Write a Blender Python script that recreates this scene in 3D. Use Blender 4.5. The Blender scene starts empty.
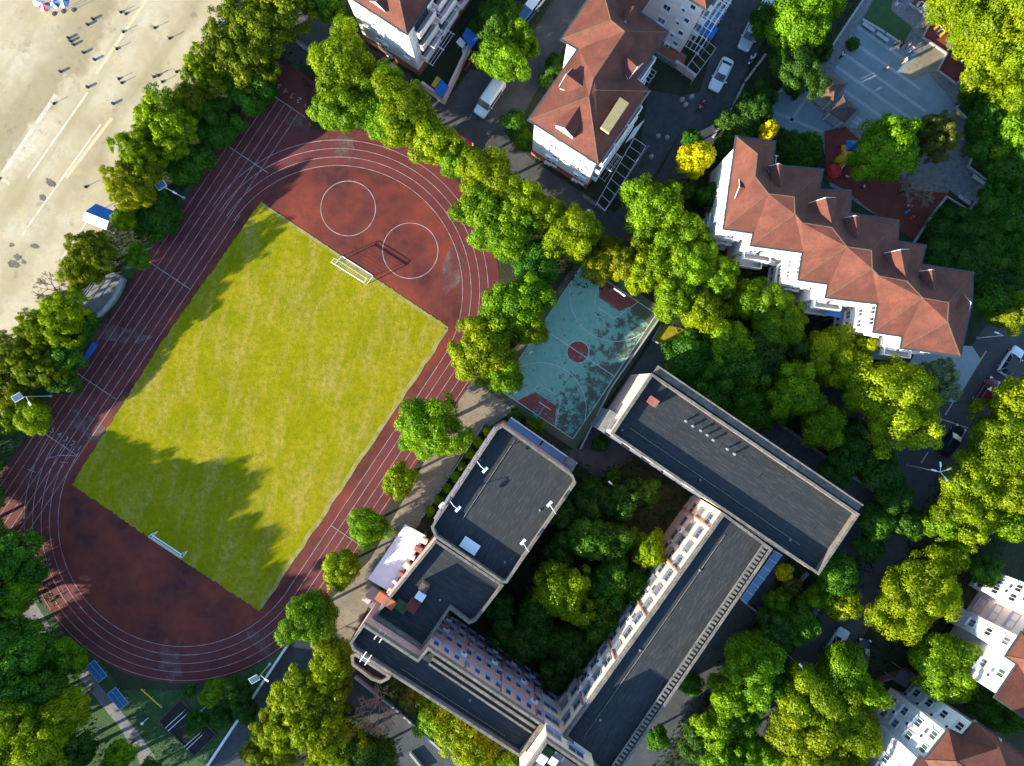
import bpy, bmesh, math, random
import numpy as np
from mathutils import Vector, Matrix
random.seed(7)
SC = bpy.context.scene
COL = SC.collection
# ------------------------------------------------------------------ camera, sky, sun, exposure
HC = 92.0            # drone height above ground, metres
S = 0.135            # metres per picture pixel on the ground
CX, CY = 512.0, 383.0
SUN_EL = 17.0
SHADOW_DIR = math.radians(26.5)    # shadows run this way (from +x towards +y)
cam_d = bpy.data.cameras.new('camera'); cam = bpy.data.objects.new('camera', cam_d); COL.objects.link(cam)
cam.location = (0, 0, HC); cam.rotation_euler = (0, 0, 0)
cam_d.sensor_fit = 'HORIZONTAL'; cam_d.sensor_width = 36.0
cam_d.lens = 36.0 * HC / (1024 * S)
cam_d.clip_end = 3000; cam_d.clip_start = 0.5
SC.camera = cam
W = bpy.data.worlds.new('World'); SC.world = W; W.use_nodes = True
wn = W.node_tree; bgn = wn.nodes['Background']
sky = wn.nodes.new('ShaderNodeTexSky'); sky.sky_type = 'NISHITA'; sky.sun_disc = False
sky.sun_elevation = math.radians(SUN_EL)
sdx, sdy = -math.cos(SHADOW_DIR), -math.sin(SHADOW_DIR)      # towards the sun
sky.sun_rotation = math.atan2(sdx, sdy)
sky.air_density = 1.0; sky.dust_density = 0.3; sky.ozone_density = 3.0
wn.links.new(sky.outputs[0], bgn.inputs[0]); bgn.inputs[1].default_value = 0.15
sl = bpy.data.lights.new('sun', 'SUN'); sl.energy = 5.0; sl.angle = math.radians(0.53); sl.color = (1.0, 0.90, 0.72)
sun = bpy.data.objects.new('sun', sl); COL.objects.link(sun)
el = math.radians(SUN_EL)
tosun = Vector((sdx*math.cos(el), sdy*math.cos(el), math.sin(el)))
sun.rotation_euler = tosun.to_track_quat('Z', 'Y').to_euler(); sun.location = (-60, -30, 60)
SC.view_settings.view_transform = 'Standard'; SC.view_settings.look = 'None'
SC.view_settings.exposure = 1.68; SC.view_settings.gamma = 1.0; SC.view_settings.use_curve_mapping = False

# ------------------------------------------------------------------ helpers
def P(px, py, z=0.0):
    k = S * (HC - z) / HC
    return Vector(((px - CX) * k, (CY - py) * k, z))
AX = (0.556, -0.831); BX = (0.831, 0.556)     # the site's grid, in picture axes
def G(cx, cy, u, v):
    return (cx + u*BX[0] + v*AX[0], cy + u*BX[1] + v*AX[1])
GRID = math.atan2(-BX[1], BX[0])              # world angle of the BX axis

def tag(o, label=None, cat=None, group=None, kind=None):
    if label: o['label'] = label
    if cat: o['category'] = cat
    if group: o['group'] = group
    if kind: o['kind'] = kind
    return o
def thing(name, label, cat, loc=(0,0,0), rz=0.0, group=None):
    o = bpy.data.objects.new(name, None); COL.objects.link(o)
    o.location = loc; o.rotation_euler = (0, 0, rz); o.empty_display_size = 0.3
    return tag(o, label, cat, group)
class MB:
    def __init__(s): s.v = []; s.f = []; s.smooth = False
    def add(s, vs, fs):
        n = len(s.v); s.v += [tuple(v) for v in vs]; s.f += [tuple(i+n for i in f) for f in fs]; return s
    def box(s, c, size, rz=0.0, rx=0.0):
        m = Matrix.Rotation(rz, 3, 'Z') @ Matrix.Rotation(rx, 3, 'X')
        vs = []
        for sx in (-.5, .5):
            for sy in (-.5, .5):
                for sz in (-.5, .5):
                    vs.append(Vector(c) + m @ Vector((sx*size[0], sy*size[1], sz*size[2])))
        return s.add(vs, [(0,1,3,2),(4,6,7,5),(0,4,5,1),(2,3,7,6),(0,2,6,4),(1,5,7,3)])
    def prism(s, pts, z0, z1, top=True, bottom=False):
        pts = ccw(pts); n = len(pts)
        vs = [(p[0], p[1], z0) for p in pts] + [(p[0], p[1], z1) for p in pts]
        fs = [(i, (i+1) % n, n+(i+1) % n, n+i) for i in range(n)]
        if top: fs.append(tuple(range(n, 2*n)))
        if bottom: fs.append(tuple(range(n-1, -1, -1)))
        return s.add(vs, fs)
    def ring(s, outer, inner, z0, z1):
        n = len(outer)
        vs = [(p[0], p[1], z0) for p in outer] + [(p[0], p[1], z1) for p in outer] + [(p[0], p[1], z0) for p in inner] + [(p[0], p[1], z1) for p in inner]
        fs = []
        for i in range(n):
            j = (i+1) % n
            fs += [(i, j, n+j, n+i), (2*n+j, 2*n+i, 3*n+i, 3*n+j), (n+i, n+j, 3*n+j, 3*n+i)]
        return s.add(vs, fs)
    def sheet(s, pts, z):
        pts = ccw(pts); return s.add([(p[0], p[1], z) for p in pts], [tuple(range(len(pts)))])
    def tube(s, a, b, r0, r1=None, n=6, cap=True):
        r1 = r0 if r1 is None else r1
        a = Vector(a); b = Vector(b); d = (b - a)
        if d.length < 1e-6: return s
        q = d.to_track_quat('Z', 'Y').to_matrix()
        vs = []
        for p, r in ((a, r0), (b, r1)):
            for i in range(n):
                t = 2*math.pi*i/n; vs.append(p + q @ Vector((r*math.cos(t), r*math.sin(t), 0)))
        fs = [(i, (i+1) % n, n+(i+1) % n, n+i) for i in range(n)]
        if cap: fs += [tuple(range(n-1, -1, -1)), tuple(range(n, 2*n))]
        return s.add(vs, fs)
    def lathe(s, c, prof, n=10):
        vs = []
        for r, z in prof:
            for i in range(n):
                t = 2*math.pi*i/n; vs.append((c[0]+r*math.cos(t), c[1]+r*math.sin(t), c[2]+z))
        fs = []
        for k in range(len(prof)-1):
            for i in range(n):
                j = (i+1) % n; fs.append((k*n+i, k*n+j, (k+1)*n+j, (k+1)*n+i))
        fs.append(tuple(range(n-1, -1, -1))); fs.append(tuple(range((len(prof)-1)*n, len(prof)*n)))
        return s.add(vs, fs)
    def mesh(s, name, mat):
        me = bpy.data.meshes.new(name); me.from_pydata(s.v, [], s.f)
        if mat: me.materials.append(mat)
        if s.smooth:
            for p in me.polygons: p.use_smooth = True
        me.update(); return me
    def build(s, name, mat, parent=None, world=True, loc=None, rz=0.0):
        o = bpy.data.objects.new(name, s.mesh(name, mat)); COL.objects.link(o)
        if parent is not None:
            o.parent = parent
            if world:                                 # vertices were given in world space, parents carry no rotation here
                base = parent.location.copy()
                pp = parent.parent
                while pp is not None: base += pp.location; pp = pp.parent
                o.location = -base
        if loc is not None: o.location = loc; o.rotation_euler = (0, 0, rz)
        return o
def ccw(pts):
    a = sum(pts[i][0]*pts[(i+1) % len(pts)][1] - pts[(i+1) % len(pts)][0]*pts[i][1] for i in range(len(pts)))
    return list(pts) if a > 0 else list(pts)[::-1]
def offset(pts, d):                        # inset a ccw polygon by d
    pts = ccw(pts); n = len(pts); out = []
    for i in range(n):
        a, b, c = Vector(pts[i-1][:2]), Vector(pts[i][:2]), Vector(pts[(i+1) % n][:2])
        e1 = (b-a).normalized(); e2 = (c-b).normalized()
        n1 = Vector((-e1.y, e1.x)); n2 = Vector((-e2.y, e2.x))
        m = (n1+n2); m = m.normalized() if m.length > 1e-4 else n1
        k = d / max(0.35, m.dot(n1)); q = b + m*k; out.append((q.x, q.y))
    return out
def poly(px, z=0.0):
    return [(P(x, y, z).x, P(x, y, z).y) for x, y in px]
def inst(name, me, parent, loc=(0,0,0), rz=0.0, scale=None):
    o = bpy.data.objects.new(name, me); COL.objects.link(o); o.parent = parent
    o.location = loc; o.rotation_euler = (0, 0, rz)
    if scale: o.scale = scale
    return o
ORD = ['first','second','third','fourth','fifth','sixth','seventh','eighth','ninth','tenth','eleventh','twelfth','thirteenth','fourteenth','fifteenth','sixteenth','seventeenth','eighteenth','nineteenth','twentieth','twenty-first','twenty-second','twenty-third','twenty-fourth']

# ------------------------------------------------------------------ materials
MATS = {}
def mat(name, c1, c2=None, scale=1.0, rough=0.85, bump=0.0, bscale=None, detail=5.0, stops=(0.35, 0.65), c3=None, stretch=None, metal=0.0, spec=0.3, rot=0.0):
    if name in MATS: return MATS[name]
    m = bpy.data.materials.new(name); m.use_nodes = True; nt = m.node_tree; N = nt.nodes; L = nt.links
    b = N['Principled BSDF']; b.inputs['Roughness'].default_value = rough; b.inputs['Metallic'].default_value = metal
    b.inputs['Specular IOR Level'].default_value = spec
    c1 = tuple(c1) + (1,); b.inputs['Base Color'].default_value = c1
    if c2 is not None or bump:
        geo = N.new('ShaderNodeNewGeometry'); vec = geo.outputs['Position']
        if stretch:
            m0 = N.new('ShaderNodeMapping'); m0.inputs['Rotation'].default_value = (0, 0, rot); L.new(vec, m0.inputs['Vector'])
            mp = N.new('ShaderNodeMapping'); mp.inputs['Scale'].default_value = stretch
            L.new(m0.outputs[0], mp.inputs['Vector']); vec = mp.outputs[0]
        if c2 is not None:
            nz = N.new('ShaderNodeTexNoise'); nz.inputs['Scale'].default_value = scale; nz.inputs['Detail'].default_value = detail; nz.inputs['Roughness'].default_value = 0.62
            L.new(vec, nz.inputs['Vector'])
            cr = N.new('ShaderNodeValToRGB'); cr.color_ramp.elements[0].position = stops[0]; cr.color_ramp.elements[1].position = stops[1]
            cr.color_ramp.elements[0].color = c1; cr.color_ramp.elements[1].color = tuple(c2) + (1,)
            L.new(nz.outputs['Fac'], cr.inputs[0]); out = cr.outputs[0]
            if c3 is not None:
                n2 = N.new('ShaderNodeTexNoise'); n2.inputs['Scale'].default_value = scale*4.3; n2.inputs['Detail'].default_value = 4
                L.new(vec, n2.inputs['Vector'])
                r2 = N.new('ShaderNodeValToRGB'); r2.color_ramp.elements[0].position = 0.5; r2.color_ramp.elements[1].position = 0.72
                L.new(n2.outputs['Fac'], r2.inputs[0])
                mx = N.new('ShaderNodeMixRGB'); L.new(r2.outputs[0], mx.inputs[0]); L.new(out, mx.inputs[1]); mx.inputs[2].default_value = tuple(c3) + (1,)
                out = mx.outputs[0]
            L.new(out, b.inputs['Base Color'])
        if bump:
            n3 = N.new('ShaderNodeTexNoise'); n3.inputs['Scale'].default_value = bscale or scale*6; n3.inputs['Detail'].default_value = 3
            L.new(geo.outputs['Position'], n3.inputs['Vector'])
            bp = N.new('ShaderNodeBump'); bp.inputs['Strength'].default_value = bump; bp.inputs['Distance'].default_value = 0.15
            L.new(n3.outputs['Fac'], bp.inputs['Height']); L.new(bp.outputs[0], b.inputs['Normal'])
    MATS[name] = m; return m
M = {}
M['ground'] = mat('soil_and_moss', (.018,.03,.010), (.045,.04,.022), 0.35, 0.95, 0.5, 3.0, c3=(.02,.045,.012))
M['lawn'] = mat('rough_lawn', (.018,.070,.020), (.045,.10,.025), 0.5, 0.95, 0.5, 5.0, c3=(.06,.06,.03))
M['asphalt'] = mat('asphalt', (.048,.052,.054), (.082,.082,.08), 0.25, 0.9, 0.15, 9.0, c3=(.06,.055,.05))
M['asphalt2'] = mat('old_asphalt', (.042,.05,.055), (.07,.077,.08), 0.4, 0.9, 0.15, 9.0, c3=(.05,.045,.04))
M['concrete'] = mat('tan_concrete', (.19,.16,.115), (.26,.22,.155), 0.35, 0.9, 0.2, 6.0, c3=(.15,.125,.09))
M['conc_grey'] = mat('grey_concrete', (.14,.145,.15), (.22,.22,.21), 0.5, 0.9, 0.15, 6.0, c3=(.12,.12,.115))
M['track'] = mat('track_rubber', (.080,.015,.017), (.160,.032,.027), 0.22, 0.85, 0.1, 12.0, detail=9, c3=(.105,.035,.034), stops=(.3,.7))
M['infield'] = mat('infield_rubber', (.060,.013,.013), (.235,.042,.018), 0.15, 0.85, 0.1, 12.0, detail=9, stops=(.38,.70), c3=(.115,.028,.020))
M['line'] = mat('worn_white_paint', (.35,.33,.32), (.20,.13,.125), .9, 0.8, stops=(.38,.68))
M['courtline'] = mat('court_white_paint', (.55,.58,.55), (.32,.36,.34), 1.5, 0.8, stops=(.4,.7))
M['roof_red'] = mat('red_roof_shingles', (.078,.026,.018), (.155,.049,.031), 0.55, 0.85, 0.5, 11.0, detail=9, c3=(.085,.038,.028), stops=(.30,.66))
M['ridge'] = mat('ridge_mortar', (.085,.055,.035), (.12,.078,.05), 2.0, 0.9)
M['eave'] = mat('eave_trim_dark', (.045,.05,.055), (.07,.07,.07), 1.0, 0.7)
M['white_wall'] = mat('white_render', (.80,.765,.74), (.70,.66,.64), 0.4, 0.9, c3=(.60,.55,.52), stops=(.3,.8))
M['cream_wall'] = mat('cream_tile_wall', (.62,.44,.33), (.70,.52,.41), 0.5, 0.8)
M['pink_wall'] = mat('pink_tile_wall', (.47,.25,.22), (.55,.31,.275), 0.6, 0.8, c3=(.42,.235,.21))
M['pale_pink_wall'] = mat('pale_pink_render', (.70,.56,.52), (.78,.65,.61), 0.35, 0.9)
M['brick_red'] = mat('red_brick_base', (.24,.085,.06), (.33,.13,.09), 1.5, 0.9)
M['parapet'] = mat('weathered_parapet', (.11,.105,.09), (.20,.185,.155), 0.9, 0.9, 0.3, 6.0, c3=(.07,.068,.06))
M['roof_dark'] = mat('bitumen_roof', (.019,.024,.027), (.030,.035,.037), 0.6, 0.85, 0.2, 7.0, detail=8, c3=(.050,.053,.053), stretch=(.30, 2.2, 1), rot=-GRID, stops=(.3,.7))
M['roof_dark_across'] = mat('bitumen_roof_across', (.019,.024,.027), (.030,.035,.037), 0.6, 0.85, 0.2, 7.0, detail=8, c3=(.050,.053,.053), stretch=(2.2, .30, 1), rot=-GRID, stops=(.3,.7))
M['parapet_inner'] = mat('stained_parapet', (.15,.115,.095), (.22,.165,.14), 0.9, 0.9, c3=(.08,.07,.06))
M['frame'] = mat('window_frame_pale_blue', (.34,.34,.42))
M['seam'] = mat('tar_seam', (.014,.016,.017), (.05,.052,.05), 0.8, .8)
M['frame_dull'] = mat('window_frame_dull', (.20,.21,.24))
M['frame_white'] = mat('white_window_frame', (.7,.7,.68))
M['glass'] = mat('window_glass', (.02,.028,.034), rough=0.12, spec=0.6)
M['glass_green'] = mat('green_window_glass', (.05,.11,.09), rough=0.2, spec=0.6)
M['white_metal'] = mat('white_metal', (.72,.72,.72), rough=0.5)
M['steel'] = mat('galvanised_steel', (.42,.43,.44), rough=0.45, metal=0.4)
M['dark_metal'] = mat('dark_metal', (.05,.05,.055), rough=0.5)
M['solar'] = mat('solar_cells', (.06,.11,.16), rough=0.25, spec=0.6)
M['blue'] = mat('blue_tarpaulin', (.012,.10,.34), (.02,.14,.42), 1.5, 0.6)
M['blue2'] = mat('table_blue', (.015,.12,.28), rough=0.6)
M['white_sheet'] = mat('white_sheet_roof', (.74,.73,.74), (.66,.64,.63), 0.6, 0.55)
M['blue_glass'] = mat('blue_polycarbonate', (.10,.19,.30), (.13,.23,.35), 0.8, 0.3, spec=0.5)
M['teal'] = mat('teal_paint', (.03,.30,.26), rough=0.6)
M['red'] = mat('red_plastic', (.50,.02,.02), rough=0.5)
M['yellow'] = mat('yellow_plastic', (.55,.34,.02), rough=0.5)
M['orange'] = mat('orange_tile', (.42,.12,.045), rough=0.7)
M['bark'] = mat('bark', (.055,.042,.032), (.10,.08,.06), 3.0, 0.95, 0.4, 12.0)
M['twig'] = mat('dry_twigs', (.20,.155,.11), (.28,.22,.16), 2.0, 0.95)
M['tyre'] = mat('tyre_rubber', (.015,.015,.016), rough=0.9)
M['headlight'] = mat('headlight_glass', (.75,.77,.8), rough=0.15, spec=0.7)
M['taillight'] = mat('taillight_red', (.35,.01,.01), rough=0.2)
M['sand_dark'] = mat('dark_pit_rubber', (.018,.017,.018), (.03,.028,.027), 1.0, 0.95)
M['play_red'] = mat('playground_rubber', (.13,.028,.022), (.17,.04,.028), 0.6, 0.9, 0.1, 8.0)
M['pave_blue'] = mat('blue_grey_paving', (.145,.20,.225), (.20,.255,.275), 0.5, 0.85, 0.12, 6.0, c3=(.17,.22,.235))
M['pave_band'] = mat('pale_paving_band', (.27,.30,.31), (.33,.35,.345), 0.6, 0.85)
M['cobble'] = mat('crazy_paving', (.11,.115,.12), (.22,.215,.20), 1.6, 0.9, 0.4, 3.0, detail=6, c3=(.07,.07,.07))
M['kerb'] = mat('kerb_stone', (.30,.29,.28), (.38,.37,.35), 1.0, 0.9)
M['brown_roof'] = mat('brown_slate_roof', (.16,.085,.055), (.10,.06,.05), 1.2, 0.85, 0.4, 8.0)
M['dark_slate'] = mat('dark_slate_roof', (.075,.055,.05), (.12,.08,.07), 1.4, 0.85, 0.4, 8.0)
M['pink_stone'] = mat('pink_stone', (.55,.40,.36), (.62,.48,.43), 1.0, 0.9)
M['net'] = mat('goal_net', (.5,.5,.48), rough=0.9)

def leaf_material():
    m = bpy.data.materials.new('leaves'); m.use_nodes = True; nt = m.node_tree; N = nt.nodes; L = nt.links
    for n in list(N): N.remove(n)
    out = N.new('ShaderNodeOutputMaterial'); oi = N.new('ShaderNodeObjectInfo'); g = N.new('ShaderNodeNewGeometry')
    hsv = N.new('ShaderNodeHueSaturation')
    mr = N.new('ShaderNodeMapRange'); mr.inputs[3].default_value = 0.62; mr.inputs[4].default_value = 1.38
    at = N.new('ShaderNodeAttribute'); at.attribute_name = 'clump'
    mc = N.new('ShaderNodeMapRange'); mc.inputs[3].default_value = 0.68; mc.inputs[4].default_value = 1.32; L.new(at.outputs['Fac'], mc.inputs[0])
    mv = N.new('ShaderNodeMath'); mv.operation = 'MULTIPLY'; L.new(mc.outputs[0], mv.inputs[0])
    L.new(g.outputs['Random Per Island'], mr.inputs[0]); L.new(mr.outputs[0], mv.inputs[1]); L.new(mv.outputs[0], hsv.inputs['Value'])
    mu = N.new('ShaderNodeMath'); mu.operation = 'MULTIPLY'; mu.inputs[1].default_value = 7.31
    fr = N.new('ShaderNodeMath'); fr.operation = 'FRACT'
    L.new(g.outputs['Random Per Island'], mu.inputs[0]); L.new(mu.outputs[0], fr.inputs[0])
    mh = N.new('ShaderNodeMapRange'); mh.inputs[3].default_value = 0.478; mh.inputs[4].default_value = 0.522
    mz = N.new('ShaderNodeMath'); mz.operation = 'MULTIPLY_ADD'; mz.inputs[1].default_value = .5; L.new(fr.outputs[0], mz.inputs[0]); mq = N.new('ShaderNodeMath'); mq.operation = 'MULTIPLY_ADD'; mq.inputs[1].default_value = -.5; mq.inputs[2].default_value = .5; L.new(at.outputs['Fac'], mq.inputs[0]); L.new(mq.outputs[0], mz.inputs[2])
    L.new(mz.outputs[0], mh.inputs[0]); L.new(mh.outputs[0], hsv.inputs['Hue'])
    L.new(oi.outputs['Color'], hsv.inputs['Color'])
    d = N.new('ShaderNodeBsdfDiffuse'); t = N.new('ShaderNodeBsdfTranslucent'); gl = N.new('ShaderNodeBsdfGlossy'); gl.inputs['Roughness'].default_value = 0.45
    gl.inputs['Color'].default_value = (.8,.8,.7,1)
    L.new(hsv.outputs[0], d.inputs['Color'])
    br = N.new('ShaderNodeMixRGB'); br.blend_type = 'MULTIPLY'; br.inputs[0].default_value = 1; br.inputs[2].default_value = (1.0,1.1,.5,1)
    L.new(hsv.outputs[0], br.inputs[1]); L.new(br.outputs[0], t.inputs['Color'])
    m1 = N.new('ShaderNodeMixShader'); m1.inputs[0].default_value = 0.42; L.new(d.outputs[0], m1.inputs[1]); L.new(t.outputs[0], m1.inputs[2])
    m2 = N.new('ShaderNodeMixShader'); m2.inputs[0].default_value = 0.012; L.new(m1.outputs[0], m2.inputs[1]); L.new(gl.outputs[0], m2.inputs[2])
    L.new(m2.outputs[0], out.inputs[0]); return m
M['leaf'] = leaf_material()

def yard_material():
    m = bpy.data.materials.new('yard_concrete'); m.use_nodes = True; nt = m.node_tree; N = nt.nodes; L = nt.links
    b = N['Principled BSDF']; b.inputs['Roughness'].default_value = 0.92; b.inputs['Specular IOR Level'].default_value = 0.2
    g = N.new('ShaderNodeNewGeometry')
    mp = N.new('ShaderNodeMapping'); mp.inputs['Rotation'].default_value = (0, 0, -GRID)
    L.new(g.outputs['Position'], mp.inputs[0])
    def noise(vec, sc, det=5, ro=.6):
        n = N.new('ShaderNodeTexNoise'); n.inputs['Scale'].default_value = sc; n.inputs['Detail'].default_value = det; n.inputs['Roughness'].default_value = ro
        L.new(vec, n.inputs['Vector']); return n.outputs['Fac']
    def ramp(f, stops):
        r = N.new('ShaderNodeValToRGB'); e = r.color_ramp.elements
        e[0].position, e[0].color = stops[0][0], stops[0][1]; e[1].position, e[1].color = stops[-1][0], stops[-1][1]
        for p, c in stops[1:-1]:
            q = e.new(p); q.color = c
        L.new(f, r.inputs[0]); return r.outputs[0]
    def mix(f, a, bb):
        x = N.new('ShaderNodeMixRGB'); L.new(f, x.inputs[0])
        if isinstance(a, tuple): x.inputs[1].default_value = a
        else: L.new(a, x.inputs[1])
        if isinstance(bb, tuple): x.inputs[2].default_value = bb
        else: L.new(bb, x.inputs[2])
        return x.outputs[0]
    base = ramp(noise(mp.outputs[0], .12, 6), [(.3,(.35,.27,.15,1)),(.5,(.47,.39,.24,1)),(.7,(.54,.48,.34,1))])
    st = N.new('ShaderNodeMapping'); st.inputs['Scale'].default_value = (.9, .12, 1); L.new(mp.outputs[0], st.inputs[0])
    olive = ramp(noise(st.outputs[0], .28, 5), [(.52,(0,0,0,1)),(.70,(.7,.7,.7,1))])
    c = mix(olive, base, (.30,.235,.11,1))
    sx = N.new('ShaderNodeSeparateXYZ'); L.new(mp.outputs[0], sx.inputs[0])
    ns = N.new('ShaderNodeMath'); ns.operation = 'MULTIPLY_ADD'; ns.inputs[1].default_value = 9.0; L.new(noise(g.outputs['Position'], .22, 6, .65), ns.inputs[0]); L.new(sx.outputs[0], ns.inputs[2])
    mr = N.new('ShaderNodeMapRange'); mr.inputs[1].default_value = -80; mr.inputs[2].default_value = -56; L.new(ns.outputs[0], mr.inputs[0])
    band = ramp(mr.outputs[0], [(.20,(.02,.02,.02,1)),(.33,(.6,.6,.6,1)),(.47,(.75,.75,.75,1)),(.53,(0,0,0,1)),(.78,(.12,.12,.12,1)),(.86,(.42,.42,.42,1)),(.93,(.05,.05,.05,1))])
    c = mix(band, c, (.235,.185,.085,1))
    fine = ramp(noise(g.outputs['Position'], 1.1, 10, .8), [(.44,(0,0,0,1)),(.70,(.75,.75,.75,1))])
    c = mix(fine, c, (.33,.29,.21,1))
    spot = ramp(noise(g.outputs['Position'], .45, 4, .6), [(.60,(0,0,0,1)),(.74,(.8,.8,.8,1))])
    c = mix(spot, c, (.17,.15,.11,1))
    yl = ramp(noise(g.outputs['Position'], .33, 3, .5), [(.64,(0,0,0,1)),(.78,(.7,.7,.7,1))])
    c = mix(yl, c, (.52,.40,.15,1))
    L.new(c, b.inputs['Base Color'])
    bp = N.new('ShaderNodeBump'); bp.inputs['Strength'].default_value = .12; bp.inputs['Distance'].default_value = .03
    L.new(noise(g.outputs['Position'], 3, 4), bp.inputs['Height']); L.new(bp.outputs[0], b.inputs['Normal'])
    return m
M['yard'] = yard_material()

def grass_material():
    m = bpy.data.materials.new('field_grass'); m.use_nodes = True; nt = m.node_tree; N = nt.nodes; L = nt.links
    b = N['Principled BSDF']; b.inputs['Roughness'].default_value = 1; b.inputs['Specular IOR Level'].default_value = 0.0
    g = N.new('ShaderNodeNewGeometry'); vec = g.outputs['Position']
    def noise(v, sc, det=5, ro=.6):
        n = N.new('ShaderNodeTexNoise'); n.inputs['Scale'].default_value = sc; n.inputs['Detail'].default_value = det; n.inputs['Roughness'].default_value = ro
        L.new(v, n.inputs['Vector']); return n.outputs['Fac']
    r = N.new('ShaderNodeValToRGB'); e = r.color_ramp.elements
    e[0].position = .30; e[0].color = (.135,.160,.004,1); e[1].position = .72; e[1].color = (.37,.275,.022,1)
    q = e.new(.5); q.color = (.250,.222,.005,1)
    L.new(noise(vec, .14, 9, .74), r.inputs[0])
    m0 = N.new('ShaderNodeMapping'); m0.inputs['Rotation'].default_value = (0,0,-GRID-.35); L.new(vec, m0.inputs[0]); mp = N.new('ShaderNodeMapping'); mp.inputs['Scale'].default_value = (1.2,.3,1); L.new(m0.outputs[0], mp.inputs[0])
    r2 = N.new('ShaderNodeValToRGB'); r2.color_ramp.elements[0].position = .47; r2.color_ramp.elements[1].position = .68; L.new(noise(mp.outputs[0], .4, 9, .7), r2.inputs[0])
    mx = N.new('ShaderNodeMixRGB'); L.new(r2.outputs[0], mx.inputs[0]); L.new(r.outputs[0], mx.inputs[1]); mx.inputs[2].default_value = (.36,.265,.06,1)
    r3 = N.new('ShaderNodeValToRGB'); r3.color_ramp.elements[0].position = .42; r3.color_ramp.elements[1].position = .66; L.new(noise(vec, 1.3, 9, .78), r3.inputs[0])
    m2 = N.new('ShaderNodeMixRGB'); L.new(r3.outputs[0], m2.inputs[0]); L.new(mx.outputs[0], m2.inputs[1]); m2.inputs[2].default_value = (.145,.165,.005,1)
    L.new(m2.outputs[0], b.inputs['Base Color'])
    bp = N.new('ShaderNodeBump'); bp.inputs['Strength'].default_value = .55; bp.inputs['Distance'].default_value = .06
    L.new(noise(vec, 5.0, 5, .7), bp.inputs['Height']); L.new(bp.outputs[0], b.inputs['Normal'])
    return m
M['field'] = grass_material()

def court_material():
    m = bpy.data.materials.new('worn_teal_court'); m.use_nodes = True; nt = m.node_tree; N = nt.nodes; L = nt.links
    b = N['Principled BSDF']; b.inputs['Roughness'].default_value = .85
    g = N.new('ShaderNodeNewGeometry'); vec = g.outputs['Position']
    def noise(v, sc, det=6, ro=.65):
        n = N.new('ShaderNodeTexNoise'); n.inputs['Scale'].default_value = sc; n.inputs['Detail'].default_value = det; n.inputs['Roughness'].default_value = ro
        L.new(v, n.inputs['Vector']); return n.outputs['Fac']
    # wear is heavier on the far (north-east) long side
    mp = N.new('ShaderNodeMapping'); mp.inputs['Rotation'].default_value = (0,0,-GRID); L.new(vec, mp.inputs[0])
    sx = N.new('ShaderNodeSeparateXYZ'); L.new(mp.outputs[0], sx.inputs[0])
    mr = N.new('ShaderNodeMapRange'); mr.inputs[1].default_value = 3.0; mr.inputs[2].default_value = 14.5; mr.inputs[3].default_value = -.12; mr.inputs[4].default_value = .13; L.new(sx.outputs[0], mr.inputs[0])
    ad = N.new('ShaderNodeMath'); L.new(noise(vec, .8, 10, .75), ad.inputs[0]); L.new(mr.outputs[0], ad.inputs[1])
    r = N.new('ShaderNodeValToRGB'); e = r.color_ramp.elements; e[0].position = .45; e[1].position = .53; L.new(ad.outputs[0], r.inputs[0])
    t = N.new('ShaderNodeValToRGB'); e = t.color_ramp.elements; e[0].color = (.12,.33,.25,1); e[1].color = (.27,.47,.36,1); e[0].position = .3; e[1].position = .7; L.new(noise(vec, .8), t.inputs[0])
    mx = N.new('ShaderNodeMixRGB'); L.new(r.outputs[0], mx.inputs[0]); L.new(t.outputs[0], mx.inputs[1]); mx.inputs[2].default_value = (.075,.095,.07,1)
    L.new(mx.outputs[0], b.inputs['Base Color']); return m
M['court'] = court_material()
M['court_red'] = mat('worn_red_court', (.25,.06,.05), (.13,.19,.15), 0.7, 0.85, detail=9, stops=(.54,.64), c3=(.13,.06,.055))
M['court_bare'] = mat('bare_court_edge', (.075,.085,.05), (.13,.12,.06), 0.5, 0.9, c3=(.06,.10,.085))

def paint(name, c, rough=0.25):
    return mat('car_paint_'+name, c, rough=rough, spec=0.6)

# ------------------------------------------------------------------ the setting: ground, track, courts, roads
def struct(name, pts, z, m, parent=None, label=None):
    o = MB().sheet(pts, z).build(name, m, parent)
    if parent is None: o['kind'] = 'structure'
    return o
def slab(name, pts, z1, m, z0=0.0, parent=None):
    o = MB().prism(pts, z0, z1).build(name, m, parent)
    if parent is None: o['kind'] = 'structure'
    return o
def strip(mb, pts, w, z, closed=False):
    """flat band of width w along world points"""
    pts = [Vector((p[0], p[1])) for p in pts]; n = len(pts); L, R = [], []
    for i in range(n):
        a = pts[i-1] if (i > 0 or closed) else pts[i]; c = pts[(i+1) % n] if (i < n-1 or closed) else pts[i]
        d = (c - a).normalized(); nn = Vector((-d.y, d.x))
        L.append(pts[i]+nn*w/2); R.append(pts[i]-nn*w/2)
    vs = [(p.x, p.y, z) for p in L] + [(p.x, p.y, z) for p in R]
    m = n if closed else n-1
    mb.add(vs, [(n+i, n+(i+1) % n, (i+1) % n, i) for i in range(m)]); return mb
struct('ground', [(-420,-420),(420,-420),(420,420),(-420,420)], 0.0, M['ground'])
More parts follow.
